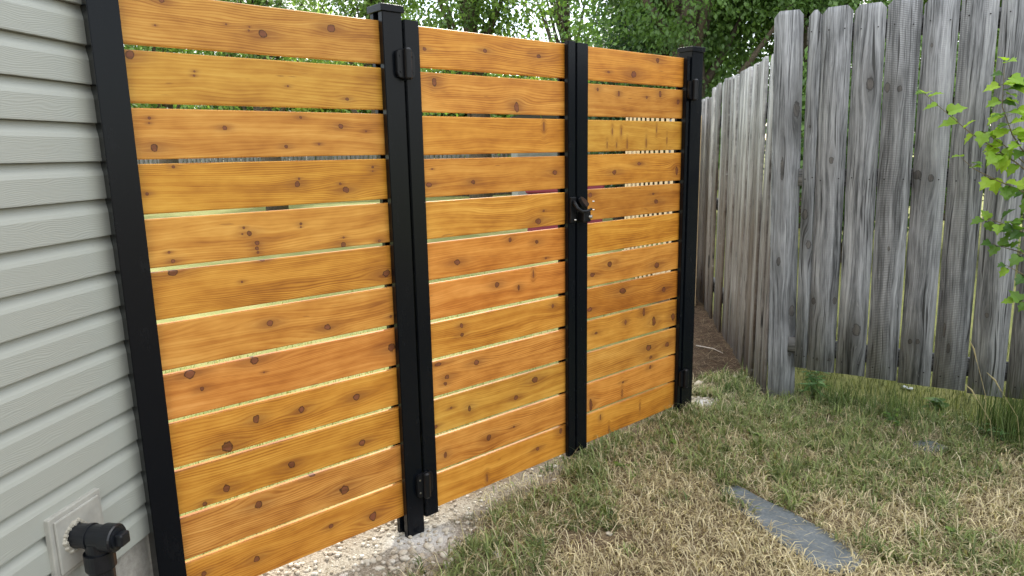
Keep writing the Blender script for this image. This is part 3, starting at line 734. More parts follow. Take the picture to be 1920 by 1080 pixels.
def in_poly(x, y, P):
    c_ = np.zeros(len(x), bool); n = len(P)
    for i in range(n):
        x0, y0 = P[i]; x1, y1 = P[(i + 1) % n]
        k = ((y0 > y) != (y1 > y)) & (x < (x1 - x0) * (y - y0) / (y1 - y0 + 1e-12) + x0); c_ ^= k
    return c_
SLIN = [(1.04 + (a - 1.04) * .80, 2.44 + (b - 2.44) * .95) for a, b in SLAB]
def lawn_ok(x, y):
    ok = (fence_o(x, y) > -.03) & in_view(x, y, .4) & ((gray_o(x, y) > -.15) | (x < 1.45)) & ((rec_o(x, y) > -.02) | (gray_o(x, y) > -.15))
    ok |= (fence_t(x, y) > 2.65) & (fence_o(x, y) > -.22) & (rec_o(x, y) > 0) & in_view(x, y)
    ok &= (x * WN[0] + y * WN[1] + WDIST) > .03
    n = len(x); ok &= rng.random(n) > gravel_mask(x, y) * 1.02
    ok &= ~in_poly(x, y, SLIN)
    bare = np.exp(-((x - .62)**2 / .16**2 + (y - 3.38)**2 / .06**2)) + np.exp(-((x - 1.973)**2 + (y - 3.10)**2) / .07**2) * .9
    return ok & (rng.random(n) > bare)
# matted dry thatch
NB = 265000
x = rng.uniform(-1.1, 4.3, NB); y = rng.uniform(1.7, 4.25, NB)
soil = sstep(.60, .74, fbm(x * 3.3 + 21, y * 3.3 + 8, 3) + .10 * np.exp(-((x - .24)**2 + (y - 2.9)**2) / .2**2) + .12 * np.exp(-((x - .36)**2 + (y - 2.43)**2) / .15**2))
k = lawn_ok(x, y) & (rng.random(NB) < .25 + 1.0 * fbm(x * 6 + 40, y * 6)) & (rng.random(NB) > soil * .8); x, y = x[k], y[k]; n = len(x)
u = rng.random((n, 1)); u2 = rng.random((n, 1)); gg = green(x, y)[:, None]
cd_ = (np.array([.25, .19, .108]) * (1 - u) + np.array([.84, .74, .48]) * u) * (.62 + .6 * u2) * (1 - .25 * gg)
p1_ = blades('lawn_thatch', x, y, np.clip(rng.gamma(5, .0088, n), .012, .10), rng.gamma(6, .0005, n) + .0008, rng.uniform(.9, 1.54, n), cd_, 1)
tag(p1_, 'matted dry straw of the lawn in front of the gate', 'grass', kind='stuff')
# green tufts: blades fanning out from shared roots
NT_ = 10400
cx_ = rng.uniform(-1.1, 4.3, NT_); cy_ = rng.uniform(1.7, 4.25, NT_); gv = green(cx_, cy_)
k = rng.random(NT_) < gv * 1.2 + .04; cx_, cy_, gv = cx_[k], cy_[k], gv[k]
per = (6 + 20 * rng.random(len(cx_)) * (.4 + gv)).astype(int)
x = np.repeat(cx_, per); y = np.repeat(cy_, per); gr = np.repeat(gv, per); hs = np.repeat(rng.uniform(.6, 1.35, len(cx_)), per); hu = np.repeat(rng.random(len(cx_)), per)[:, None]
n = len(x); x = x + rng.normal(0, .013, n); y = y + rng.normal(0, .013, n)
k = lawn_ok(x, y); x, y, gr, hs, hu = x[k], y[k], gr[k], hs[k], hu[k]; n = len(x)
u = rng.random((n, 1)); v = hu * .6 + u * .4
cg = (np.array([.075, .11, .04]) * (1 - v) + np.array([.33, .39, .15]) * v) * (.75 + .5 * rng.random((n, 1)))
dryt = rng.random((n, 1)) < .13; cg = np.where(dryt, np.array([.42, .36, .2]), cg)
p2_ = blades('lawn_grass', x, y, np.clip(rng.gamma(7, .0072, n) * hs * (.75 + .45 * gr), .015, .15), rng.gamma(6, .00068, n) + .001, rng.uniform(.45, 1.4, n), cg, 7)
tag(p2_, 'green grass tufts scattered over the dry lawn in front of the gate', 'grass', kind='stuff')
# long bleached stalks lying loose on top
NB = 10400; x = rng.uniform(-1.1, 4.3, NB); y = rng.uniform(1.7, 4.25, NB); k = lawn_ok(x, y); x, y = x[k], y[k]; n = len(x)
u = rng.random((n, 1)); col = np.array([.48, .40, .25]) * (1 - u) + np.array([.80, .72, .52]) * u
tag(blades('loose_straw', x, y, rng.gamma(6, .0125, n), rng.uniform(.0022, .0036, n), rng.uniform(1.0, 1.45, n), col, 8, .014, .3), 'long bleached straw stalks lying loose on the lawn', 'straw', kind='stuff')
# taller sunlit lawn behind the new fence
n = 60000; x = rng.uniform(-2.5, 4.2, n); y = rng.uniform(2.2, 8.5, n)
k = (fence_o(x, y) < -.12) & (dirt_mask(x, y) < .3) & (rec_o(x, y) > .05) & (rng.random(n) > gravel_mask(x, y)) & in_view(x, y, .3) & (rng.random(n) < np.clip(3.5 / y**1.2, 0, 1)); x, y = x[k], y[k]; n = len(x)
u = rng.random((n, 1)); col = np.array([.14, .17, .05]) * (1 - u) + np.array([.36, .34, .15]) * u
tag(blades('back_lawn_grass', x, y, rng.uniform(.03, .075, n), rng.uniform(.003, .005, n), rng.uniform(.2, 1.1, n), col, 2), 'sunny yellow-green lawn grass behind the cedar fence', 'grass', kind='stuff')
# neighbour's long grass under and behind the raised grey pickets
n = 60000; x = rng.uniform(1.3, 5.2, n); y = rng.uniform(2.4, 6.2, n)
k = (gray_o(x, y) < .02) & (gray_o(x, y) > -2.0) & (rec_o(x, y) < -.05) & in_view(x, y, .1) & (rng.random(len(x)) < .7); x, y = x[k], y[k]; n = len(x)
u = rng.random((n, 1)); col = np.array([.08, .105, .04]) * (1 - u) + np.array([.36, .36, .16]) * u
tag(blades('neighbour_grass', x, y, rng.gamma(5, .0125, n), rng.uniform(.003, .005, n), rng.uniform(.1, .9, n), col, 3), 'long sunlit grass behind the raised grey picket fence', 'grass', kind='stuff')
# straw, twigs and shreds on the dirt strip
n = 34000; x = rng.uniform(.9, 2.4, n); y = rng.uniform(3.6, 8, n)
k = (dirt_mask(x, y) > .3) & (rng.random(n) < np.clip(4.2 / y, .2, 1)**2); x, y = x[k], y[k]; n = len(x)
u = rng.random((n, 1)); col = np.array([.09, .06, .04]) * (1 - u) + np.array([.38, .29, .19]) * u**2
tag(blades('dirt_litter', x, y, rng.gamma(4, .014, n), rng.uniform(.0015, .004, n), rng.uniform(1.25, 1.65, n), col, 4, .001, .08), 'dry straw and root shreds lying on the dirt strip behind the gate post', 'litter', kind='stuff')
# sparse tufts and straw in the gravel
n = 16000; x = rng.uniform(-1.2, .4, n); y = rng.uniform(1.7, 3.3, n)
tuft = fbm(x * 7 + 5, y * 7)
k = (gravel_mask(x, y) > .2) & (tuft > .54) & (fence_o(x, y) > .04) & (np.hypot(x + .38, y - 2.44) > .14); x, y = x[k], y[k]; n = len(x)
isg = rng.random(n) < .55; u = rng.random((n, 1)); col = np.where(isg[:, None], np.array([.09, .12, .045]) + u * .08, np.array([.30, .23, .13]) + u * .22)
tag(blades('gravel_tufts', x, y, rng.gamma(5, .009, n), rng.uniform(.0018, .003, n), rng.uniform(.3, 1.4, n), col, 5), 'thin grass tufts growing through the pale gravel by the black post', 'grass', kind='stuff')

# ---- gravel: thousands of chips as stuff, the larger chunks one by one
def stone_mesh(seed, sub=1):
    rs = np.random.default_rng(seed); bm = bmesh.new(); bmesh.ops.create_icosphere(bm, subdivisions=sub, radius=1.0)
    pl = rs.normal(size=(7, 3)); pl /= np.linalg.norm(pl, axis=1)[:, None]; dd = rs.uniform(.55, .9, 7)
    for v_ in bm.verts:
        p_ = np.array(v_.co)
        for a, d_ in zip(pl, dd):
            s__ = p_ @ a
            if s__ > d_: p_ = p_ - a * (s__ - d_)
        v_.co = p_ * [1, .8, .62]
    V = np.array([v_.co[:] for v_ in bm.verts]); T = np.array([[v_.index for v_ in f.verts] for f in bm.faces]); bm.free(); return V, T
M_CHIP = (lambda N: (N.bump(N.noise(N.obj(), 300, 3), .4, .001), N.set(Base_Color=N.mix(1., (lambda a: (setattr(a, 'attribute_name', 'Col'), a.outputs['Color'])[1])(N.t.nodes.new('ShaderNodeAttribute')), N.ramp(N.noise(N.obj(), 160, 3), [(.3, (.75, .74, .72)), (.7, (1.1, 1.09, 1.07))]), 'MULTIPLY'), Roughness=.9, Specular_IOR_Level=.2))[1])(NT('limestone_chips'))
protos = [stone_mesh(k) for k in range(8)]
n = 15000; x = rng.uniform(-1.3, 1.4, n); y = rng.uniform(1.6, 4.1, n)
k = (rng.random(n) < gravel_mask(x, y)**1.3) & (fence_o(x, y) > -.45) & in_view(x, y); x, y = x[k], y[k]; n = len(x)
sz = np.clip(rng.gamma(2.2, .0031, n), .0022, .0125)
VV, TT, CC, base = [], [], [], 0
for i in range(n):
    V, T = protos[i % 8]; a = rng.uniform(0, 6.28); ca, sa = math.cos(a), math.sin(a)
    v_ = V * sz[i]; v_ = np.stack([v_[:, 0] * ca - v_[:, 1] * sa, v_[:, 0] * sa + v_[:, 1] * ca, v_[:, 2]], 1)
    VV.append(v_ + [x[i], y[i], 0]); TT.append(T + base); base += len(V)
    u = rng.random(); CC.append(np.tile(np.array([.30, .25, .18]) * (1 - u) + np.array([.74, .70, .62]) * u, (len(V), 1)))
VV = np.concatenate(VV); hh = np.repeat(ground_h(x, y) + sz * .25, len(protos[0][0]))
VV[:, 2] += hh
tag(from_np('gravel', VV, tris=np.concatenate(TT), col=np.concatenate(CC), mat=M_CHIP), 'pale crushed limestone gravel around the foot of the black hinge post', 'gravel', kind='stuff')
def stone_mat(c): return simple('stone', c, .9, var=.25, scale=60, bump=.5, bscale=150, bdist=.002, spec=.2)
SM = [stone_mat(c) for c in ((.55, .50, .41), (.46, .40, .31), (.62, .58, .50), (.38, .34, .28))]
SP = []
for k in range(6):
    V, T = stone_mesh(40 + k, 2); me = from_np('stone', V, tris=T, mat=None, smooth=False); SP.append(me.data); bpy.data.objects.remove(me)
for me in SP: me.materials.append(SM[0])
def stone(px, py, r_, mi, label, group=None, seed=0, zf=.62 * .3):
    rs = random.Random(seed); o = bpy.data.objects.new('stone', SP[seed % 6]); link(o)
    o.scale = (r_ * rs.uniform(.9, 1.3), r_ * rs.uniform(.8, 1.1), r_ * rs.uniform(.8, 1.1)); o.rotation_euler = (rs.uniform(-.3, .3), rs.uniform(-.3, .3), rs.uniform(0, 6))
    o.location = (px, py, gz(px, py) + r_ * zf); o.material_slots[0].link = 'OBJECT'; o.material_slots[0].material = SM[mi]
    tag(o, label, 'stone', group); return o
rs = random.Random(21); cnt = 0
while cnt < 60:
    px, py = rs.gauss(-.33, .17), rs.gauss(2.30, .09)
    if fence_o(np.array([px]), np.array([py]))[0] < .05 or not in_view(np.array([px]), np.array([py]))[0] or gravel_mask(np.array([px]), np.array([py]))[0] < .25: continue
    stone(px, py, rs.uniform(.011, .021), rs.choice((0, 0, 1, 1, 2, 2, 3)), 'chunk of pale limestone lying in the gravel in front of the black hinge post', 'limestone chunks in the gravel', cnt); cnt += 1
stone(1.137, 4.06, .045, 1, 'rounded brown stone beside the foot of the capped gate post', seed=101)
stone(.355, 2.43, .017, 0, 'single pale pebble lying out on the dry lawn', seed=102)
for k, (px, py, r_) in enumerate(((1.40, 4.19, .028), (1.47, 4.17, .022), (1.44, 3.98, .024), (1.425, 3.92, .018), (1.46, 3.90, .015), (1.27, 3.86, .02), (1.22, 3.83, .016))):
    stone(px, py, r_, 2, 'whitish stone on the dirt beside the browner picket fence', 'whitish stones at the end of the dirt strip', 110 + k)

# ---- flagstones
def slab(name, poly, z, th, mat, label):
    bm = bmesh.new(); cx = sum(p_[0] for p_ in poly) / len(poly); cy = sum(p_[1] for p_ in poly) / len(poly)
    fs = bm_prism(bm, [(a - cx, b - cy) for a, b in poly], -th, 0)
    bmesh.ops.bevel(bm, geom=[e for e in bm.edges if abs(e.verts[0].co.z) < 1e-6 and abs(e.verts[1].co.z) < 1e-6], offset=.004, segments=2, affect='EDGES')
    o = from_bm(name, bm, mat); o.location = (cx, cy, z); return tag(o, label, 'paving slab')
def slate_mat():
    N = NT('slate'); P = N.obj(); n1 = N.noise(P, 9, 5, .65); n2 = N.noise(P, 90, 4, .6)
    c = N.ramp(N.math('ADD', N.math('MULTIPLY', n1, .6), N.math('MULTIPLY', n2, .4)), [(.3, (.065, .078, .088)), (.52, (.125, .145, .158)), (.72, (.22, .235, .24))])
    N.bump(N.math('ADD', n1, N.math('MULTIPLY', n2, .6)), .5, .006)
    return N.set(Base_Color=c, Roughness=.75, Specular_IOR_Level=.3)
M_SLATE = slate_mat()
pl = []
for i in range(len(SLAB)):
    a, b = np.array(SLAB[i]), np.array(SLAB[(i + 1) % len(SLAB)])
    for f in (0, .33, .67): q_ = a + (b - a) * f; pl.append((q_[0] + random.uniform(-.006, .006), q_[1] + random.uniform(-.006, .006)))
slab('paving_slab', pl, gz(1.04, 2.45) + .008, .05, M_SLATE, 'long blue-grey slate slab sunk in the lawn')
slab('paving_slab', [(1.90, 3.06), (1.99, 3.03), (2.06, 3.08), (2.03, 3.16), (1.95, 3.18), (1.89, 3.13)], gz(1.973, 3.1) + .016, .04, M_SLATE, 'small grey slate corner showing in the grass below the sapling')
# straw across the big slab and around it
n = 500; x = rng.uniform(.85, 1.25, n); y = rng.uniform(2.08, 2.8, n); k = in_poly(x, y, SLAB) & (rng.random(n) < .5); x, y = x[k], y[k]; n = len(x)
u = rng.random((n, 1)); col = np.array([.24, .19, .11]) * (1 - u) + np.array([.6, .52, .34]) * u
tag(blades('slab_straw', x, y, rng.gamma(5, .010, n), rng.uniform(.0015, .0025, n), rng.uniform(1.35, 1.6, n), col, 6, .022, .04), 'dry straw blades blown across the long slate slab', 'straw', kind='stuff')

# ---- small finds
def twig(pts, r_, label, c=(.36, .27, .18)):
    bm = bmesh.new(); P = [Vector((a, b, gz(a, b) + h)) for a, b, h in pts]; o0 = P[0].copy()
    bm_tube(bm, [p_ - o0 for p_ in P], [r_ * (1 - .5 * i / (len(P) - 1)) for i in range(len(P))], 6)
    o = from_bm('twig', bm, simple('twig', c, .8, var=.3, scale=60), None, True); o.location = o0; return tag(o, label, 'twig')
twig([(1.955, 3.36, .03), (1.925, 3.22, .03), (1.90, 3.11, .022), (1.885, 3.03, .012)], .0035, 'pale dry twig on the grass beside the small slate corner', (.5, .4, .3))
twig([(1.06, 4.55, .02), (1.14, 4.68, .035), (1.20, 4.82, .03)], .005, 'straight pale twig lying on the bare dirt strip', (.38, .3, .22))
twig([(1.34, 4.9, .012), (1.42, 4.75, .02), (1.46, 4.66, .014)], .005, 'crooked grey twig on the dirt close to the browner picket fence', (.4, .35, .29))
twig([(1.26, 2.12, .02), (1.30, 2.25, .018), (1.38, 2.36, .02)], .002, 'thin straw stalk lying beside the long slate slab', (.6, .52, .34))
def scrap(name, px, py, s_, c, label, cat, seed, rough=.4, metal=0):
    r_ = np.random.default_rng(seed); k = 6; V = []
    for j in range(k):
        for i in range(k): V.append(((i / (k-1) - .5) * s_ * 2, (j / (k-1) - .5) * s_, r_.uniform(0, s_ * .5) + s_ * .12))
    V = np.array(V); V[:, :2] += r_.normal(0, s_ * .07, (k * k, 2))
    Q = [(j*k+i, j*k+i+1, j*k+k+i+1, j*k+k+i) for j in range(k-1) for i in range(k-1)]
    o = from_np(name, V, quads=np.array(Q), mat=simple(name, c, rough, metal)); sm = o.modifiers.new('t', 'SOLIDIFY'); sm.thickness = .0015
    o.location = (px, py, gz(px, py) + .003); o.rotation_euler = (0, 0, r_.uniform(0, 6)); return tag(o, label, cat)
scrap('foil_scrap', -.071, 2.293, .022, (.62, .66, .70), 'crumpled shiny grey foil scrap lying in the grass', 'litter', 3, .3, .6)
scrap('red_scrap', 1.50, 4.26, .026, (.35, .045, .03), 'small red scrap lying at the foot of the browner picket fence', 'litter', 4, .6)
scrap('dead_leaf', 1.215, 2.30, .018, (.16, .10, .06), 'curled brown dead leaf at the edge of the long slate slab', 'leaf', 5, .8)
scrap('dead_leaf', 1.93, 2.55, .028, (.46, .38, .24), 'tan dry leaf lying in the grass out on the lawn', 'leaf', 8, .8)
scrap('pale_scrap', 2.33, 3.92, .03, (.62, .66, .66), 'whitish papery scrap under the raised grey pickets', 'litter', 9, .6)

# ================================================================== SAPLING AND WEEDS
def leaf_mesh(name, kind, col):
    if kind == 'lobed':
        out = [(0, 0), (.22, -.10), (.42, .05), (.47, .28), (.30, .42), (.40, .62), (.18, .72), (0, 1.05)]
    elif kind == 'lance': out = [(0, 0), (.11, .12), (.15, .4), (.10, .72), (0, 1.0)]
    else: out = [(0, 0), (.3, .02), (.46, .3), (.38, .62), (.15, .9), (0, 1.06)]
    n = len(out); V = []; T = []
    mid = [(0, b) for a, b in out]
    for s in (1, -1):
        b0 = len(V)
        for (a, b) in out: V.append((s * a, b, abs(a) * .35 - .22 * b * b + .03 * math.sin(9 * b)))
        for (a, b) in mid: V.append((0, b, -.22 * b * b))
        for i in range(n - 1):
            if s > 0: T += [(b0+i, b0+i+1, b0+n+i+1), (b0+i, b0+n+i+1, b0+n+i)]
            else: T += [(b0+i, b0+n+i+1, b0+i+1), (b0+i, b0+n+i, b0+n+i+1)]
    o = from_np(name, np.array(V), tris=np.array(T), col=np.tile(np.array(col), (len(V), 1)), mat=M_SAPLEAF, smooth=True)
    me = o.data; bpy.data.objects.remove(o); return me
M_SAPLEAF = leaf_mat('sapling_leaves', .45, .42, .4)
LC = [leaf_mesh('leaf', 'lobed', c) for c in ((.38, .56, .06), (.28, .46, .055), (.15, .28, .045), (.08, .17, .038))]
LV = [(0.476,1.71),(0.451,1.705),(0.517,1.694),(0.517,1.634),(0.583,1.618),(0.598,1.561),(0.653,1.556),(0.668,1.498),(0.632,1.427),(0.69,1.368),(0.768,1.303),(0.751,1.828),(0.785,1.808),(0.736,1.755),(0.781,1.713),(0.803,1.711),(0.711,1.701),(0.825,1.678),(0.792,1.645),(0.727,1.651),(0.735,1.57),(0.753,1.58),(0.793,1.546),(0.831,1.609),(0.713,1.51),(0.756,1.492),(0.803,1.442),(0.774,1.459),(0.85,1.425),(0.833,1.458),(0.8,1.381),(0.743,1.393),(0.713,1.41),(0.754,1.52),(0.787,1.414),(0.848,1.533),(0.857,1.49),(0.823,1.512),(0.829,1.27),(0.868,1.248),(0.734,1.131),(0.762,1.144),(0.761,1.098),(0.804,1.1),(0.842,1.136),(0.88,1.08),(0.758,1.034),(0.798,1.007),(0.829,0.94),(0.874,0.954),(0.873,1.103),(0.841,1.056),(0.904,0.887),(0.907,0.806),(0.876,0.792),(0.926,0.761),(0.87,1.137),(0.88,1.171),(0.833,1.038),(0.863,1.023),(0.9,1.013)]
BR = [[(0.478,1.687),(0.58,1.592),(0.66,1.517),(0.756,1.448),(0.845,1.381),(1.0,1.24)],[(0.641,1.405),(0.689,1.359),(0.769,1.314),(0.856,1.271),(1.02,1.19)],[(0.758,1.80),(0.767,1.622),(0.815,1.502),(0.865,1.424),(1.01,1.26)],[(0.739,1.132),(0.777,1.133),(0.845,1.107),(0.9,1.081),(1.04,.98)],[(0.852,0.941),(0.918,0.9),(1.05,.80)],[(0.712,1.515),(0.792,1.458),(0.883,1.37),(1.0,1.25)],[(.80,1.02),(.88,1.0),(1.03,.94)],[(.87,.79),(.95,.78),(1.055,.7)]]
sb = G0 + GD * 1.06 + GN * .24
sp = empty('sapling', (sb[0], sb[1], gz(*sb)), math.atan2(GD[1], GD[0]))
tag(sp, 'young leafy sapling with bright lobed leaves reaching across the grey pickets', 'sapling')
def sl(t, z, d=0.0): return Vector((t - 1.06, d, z - sp.location.z))
M_STEM = simple('sapling_stem', (.16, .13, .06), .7, var=.3, scale=50)
rs = random.Random(9)
bm = bmesh.new(); bm_tube(bm, [sl(1.06, sp.location.z - .06), sl(1.065, .45), sl(1.05, .85), sl(1.03, 1.2), sl(1.02, 1.55, .02), sl(1.0, 1.9, .03)], [.011, .010, .009, .007, .005, .002], 8); from_bm('stem', bm, M_STEM, sp, True)
BP = []
for b in BR:
    d0 = rs.uniform(-.05, .05); n_ = len(b); pts = [sl(t, z, d0 * (1 - i / (n_ - 1))) for i, (t, z) in enumerate(b)]
    bm = bmesh.new(); bm_tube(bm, pts, [.0010 + .0028 * i / (n_ - 1) for i in range(n_)], 6); from_bm('branch', bm, M_STEM, sp, True)
    for p0, p1 in zip(pts, pts[1:]):
        for f in np.linspace(0, 1, 9): BP.append(p0.lerp(p1, float(f)))
def put_leaf(pos, size, me, parent, tilt=None):
    o = link(bpy.data.objects.new('leaf', me), parent); o.location = pos; o.scale = (size,) * 3
    o.rotation_euler = tilt or (rs.uniform(.3, 1.3), rs.uniform(-.5, .5), rs.uniform(0, 6.28)); return o
extra = [(rs.uniform(.74, 1.08), rs.uniform(1.25, 1.75)) for _ in range(34)] + [(rs.uniform(.82, 1.1), rs.uniform(.75, 1.2)) for _ in range(24)]
PB = bmesh.new()
for j, (t, z) in enumerate(LV + extra):
    c_ = sl(t, z); nb = min(BP, key=lambda q_: (q_ - c_).length)
    base = nb.lerp(c_, .35); base.y = nb.y + rs.uniform(-.03, .02)
    if (nb - c_).length > .09: base = nb + (c_ - nb).normalized() * .05
    bm_tube(PB, [nb, (nb + base) / 2 + Vector((0, 0, .004)), base], [.0009, .0008, .0007], 5)
    young = z > 1.28 and rs.random() < .75
    me = LC[rs.choice((0, 0, 1))] if young else LC[rs.choice((1, 2, 2, 3))]
    d = c_ - base; a = math.atan2(d.z, d.x) if d.length > 1e-4 else rs.uniform(0, 6)
    # leaf blade spreads out from the twig, roughly facing the light
    dirv = Vector((math.cos(a) * .8 + rs.uniform(-.3, .3), rs.uniform(-.9, .1), math.sin(a) * .5 + rs.uniform(-.45, .15))).normalized()
    up = Vector((rs.uniform(-.35, .35), rs.uniform(-.8, -.1), .75)).normalized()
    xax = dirv.cross(up).normalized(); up = xax.cross(dirv)
    mm = Matrix((xax, dirv, up)).transposed()
    put_leaf(base, rs.uniform(.046, .072) * (1.0 if young else .85), me, sp, mm.to_euler())
from_bm('petioles', PB, M_STEM, sp)['kind'] = 'stuff'

def weed(px, py, n_, ls, h, me_list, label, seed, name='weed'):
    r_ = random.Random(seed); z0 = gz(px, py); e = empty(name, (px, py, z0)); tag(e, label, 'weed')
    bm = bmesh.new(); lv = []
    for k in range(n_):
        a = r_.uniform(0, 6.28); rr_ = r_.uniform(.02, .09); top = Vector((math.cos(a) * rr_, math.sin(a) * rr_, h * r_.uniform(.5, 1.1)))
        bm_tube(bm, [(0, 0, -.02), top * .5 + Vector((0, 0, h * .12)), top], [.0025, .002, .001], 5)
        for f in (.45, .6, .72, .85, .97, 1.0):
            lv.append((top * f + Vector((0, 0, h * .1 * (1 - f))), r_.uniform(0, 6.28), r_.uniform(.6, 1.1)))
    from_bm('stem', bm, simple('weed_stem', (.12, .17, .06), .6), e, True)
    for p_, a, s__ in lv:
        dirv = Vector((math.cos(a), math.sin(a), r_.uniform(-.1, .5))).normalized(); up = Vector((0, 0, 1)); xa = dirv.cross(up).normalized(); up = xa.cross(dirv)
        o = link(bpy.data.objects.new('leaf', r_.choice(me_list)), e); o.location = p_; o.scale = (ls * s__,) * 3
        o.rotation_euler = Matrix((xa, dirv, up)).transposed().to_euler()
WL = [leaf_mesh('leaf', 'lance', c) for c in ((.13, .25, .085), (.20, .33, .13), (.09, .18, .06))]
BLm = [leaf_mesh('leaf', 'broad', c) for c in ((.17, .27, .05), (.09, .17, .04))]
weed(1.70, 3.74, 10, .075, .19, WL, 'bushy weed with narrow leaves at the foot of the leaning grey end post', 1)
weed(2.20, 3.52, 2, .075, .09, BLm, 'broad-leaved weed growing up under the raised grey pickets', 2)
weed(1.94, 3.36, 4, .028, .08, BLm, 'small bright green weed in the lawn beside the pale dry twig', 3)
weed(2.33, 3.16, 6, .04, .09, WL, 'low green weed in front of the tall grass clump', 4)
for k_, (a_, b_, l_) in enumerate(((.55, 2.95, 'low round-leaved weed in the lawn in front of the left gate leaf'), (1.55, 2.85, 'low round-leaved weed in the lawn between the two slate slabs'), (1.62, 2.35, 'low round-leaved weed in the straw beside the wide end of the long slate slab'), (.75, 3.2, 'low round-leaved weed near the foot of the right gate leaf'))):
    weed(a_, b_, 3, .026, .035, BLm, l_, 40 + k_)
weed(1.18, 3.28, 2, .03, .04, BLm, 'tiny broad-leaved seedling out on the dry lawn', 6)
def clump(name, px, py, n_, h, spread, label, seed):
    r_ = np.random.default_rng(seed); x = px + r_.normal(0, spread, n_); y = py + r_.normal(0, spread, n_)
    u = r_.random((n_, 1)); col = np.array([.05, .085, .03]) * (1 - u) + np.array([.17, .23, .075]) * u
    o = blades(name, x, y, r_.uniform(.4, 1.15, n_) * h, r_.uniform(.0025, .005, n_), r_.uniform(.05, .75, n_), col, seed)
    return tag(o, label, 'grass clump')
clump('grass_clump', 2.42, 3.17, 420, .34, .075, 'tall dark green grass clump in front of the grey pickets under the sapling', 31)
clump('grass_clump', 2.62, 3.02, 300, .30, .08, 'second tall grass clump at the foot of the sapling stem', 32)
clump('grass_clump', 1.78, 3.62, 260, .17, .07, 'knee-low grass clump between the end post and the raised pickets', 33)
clump('grass_clump', 2.02, 3.48, 260, .17, .08, 'soft grass clump below the middle of the raised grey pickets', 34)
clump('grass_clump', 1.27, 3.90, 160, .10, .035, 'short pale grass clump on the dirt behind the capped gate post', 35)
# seed stalks
for k, (px, py, h_, dx) in enumerate(((2.31, 3.20, .46, -.10), (2.38, 3.05, .36, -.16), (2.27, 3.08, .30, -.13))):
    bm = bmesh.new(); bm_tube(bm, [(0, 0, -.02), (dx * .25, 0, h_ * .5), (dx, .01, h_)], [.0016, .0013, .0008], 5)
    bm_tube(bm, [(dx * .8, .008, h_ * .86), (dx, .01, h_), (dx * 1.25, .012, h_ * 1.1)], [.002, .004, .001], 6)
    o = from_bm('grass_stalk', bm, simple('seed_stalk', (.42, .36, .19), .7)); o.location = (px, py, gz(px, py)); tag(o, ('tallest', 'shorter', 'lowest')[k] + ' pale seed stalk leaning out of the tall grass clump', 'grass stalk')

# ================================================================== BEYOND THE FENCE
def tree(name, label, loc, h, r_, zlo, nclump, per, leaf, c0, c1, seed, group=None, crown=.6, cat='tree', spread=.30, limbs=22, conical=0.0, droop=.35):
    g = np.random.default_rng(seed); px, py = loc; z0 = gz(px, py)
    e = empty(name, (px, py, z0)); tag(e, label, cat, group)
    # lumpy crown: main ellipsoid plus a few lobes
    nl = 7; lobes = g.normal(0, 1, (nl, 3)); lobes /= np.linalg.norm(lobes, axis=1)[:, None]
    cc = np.array([0, 0, (h + zlo) / 2]); rad = np.array([r_, r_, (h - zlo) / 2])
    d = g.normal(0, 1, (nclump, 3)); d /= np.linalg.norm(d, axis=1)[:, None]
    amp = .72 + .38 * np.max(np.clip(d @ lobes.T, 0, 1) ** 6, axis=1)
    rr_ = g.random(nclump) ** crown
    P = d * (rr_ * amp)[:, None]
    if conical: P[:, :2] *= (1 - conical * (P[:, 2:3] * .5 + .5))
    P = cc + P * rad
    n = nclump * per
    C = np.repeat(P, per, 0); sgm = spread * (.6 + .8 * np.repeat(g.random(nclump), per))[:, None]
    L = C + g.normal(0, 1, (n, 3)) * sgm * [1, 1, .55]
    out = L - cc; out /= np.linalg.norm(out, axis=1)[:, None] + 1e-6
    dr = out * .6 + g.normal(0, .7, (n, 3)); dr[:, 2] -= droop; dr /= np.linalg.norm(dr, axis=1)[:, None]
    up = g.normal(0, .55, (n, 3)) + [0, 0, .8] + out * .4
    sd_ = np.cross(dr, up); sd_ /= np.linalg.norm(sd_, axis=1)[:, None] + 1e-6
    s = leaf * g.uniform(.6, 1.25, n)[:, None]
    nn = np.cross(sd_, dr)
    V = np.stack([L, L + dr * s * .5 + sd_ * s * .32 + nn * s * .07, L + dr * s, L + dr * s * .5 - sd_ * s * .32 + nn * s * .07], 1).reshape(-1, 3)
    i = np.arange(n) * 4
    u = np.clip(np.repeat(g.random(nclump), per) * .6 + g.random(n) * .4, 0, 1)[:, None]
    col = np.repeat(np.array(c0) * (1 - u) + np.array(c1) * u, 4, 0)
    o = from_np('crown', V, tris=np.concatenate([np.stack([i, i+1, i+2], 1), np.stack([i, i+2, i+3], 1)]), col=col, mat=M_TREELEAF, parent=e)
    bm = bmesh.new(); tr = .028 * h + .02
    tp = [Vector((.12 * math.sin(k * 1.7 + seed), .12 * math.cos(k * 1.3 + seed), -.3 + (h * .86 + .3) * k / 6)) for k in range(7)]
    tp[0].x = tp[1].x; tp[0].y = tp[1].y
    bm_tube(bm, tp, [tr * (1.15 - .9 * k / 6) for k in range(7)], 9)
    for k in range(limbs):
        q_ = Vector(P[g.integers(nclump)]); f = min(max((q_.z * .62 - .2) / (h * .86), .12), .85) * 6; a = int(f); st = tp[a].lerp(tp[a + 1], f - a)
        bm_tube(bm, [st, st.lerp(q_, .5) + Vector((0, 0, -.05 * (q_ - st).length)), q_], [tr * .35, tr * .2, tr * .06], 5)
    from_bm('trunk', bm, M_BARK, e, True)
    return e
DK0, DK1 = (.035, .075, .024), (.19, .33, .085)
MD0, MD1 = (.055, .11, .028), (.25, .38, .09)
YL0, YL1 = (.16, .24, .05), (.42, .52, .12)
GRP = 'trees beyond the fence'
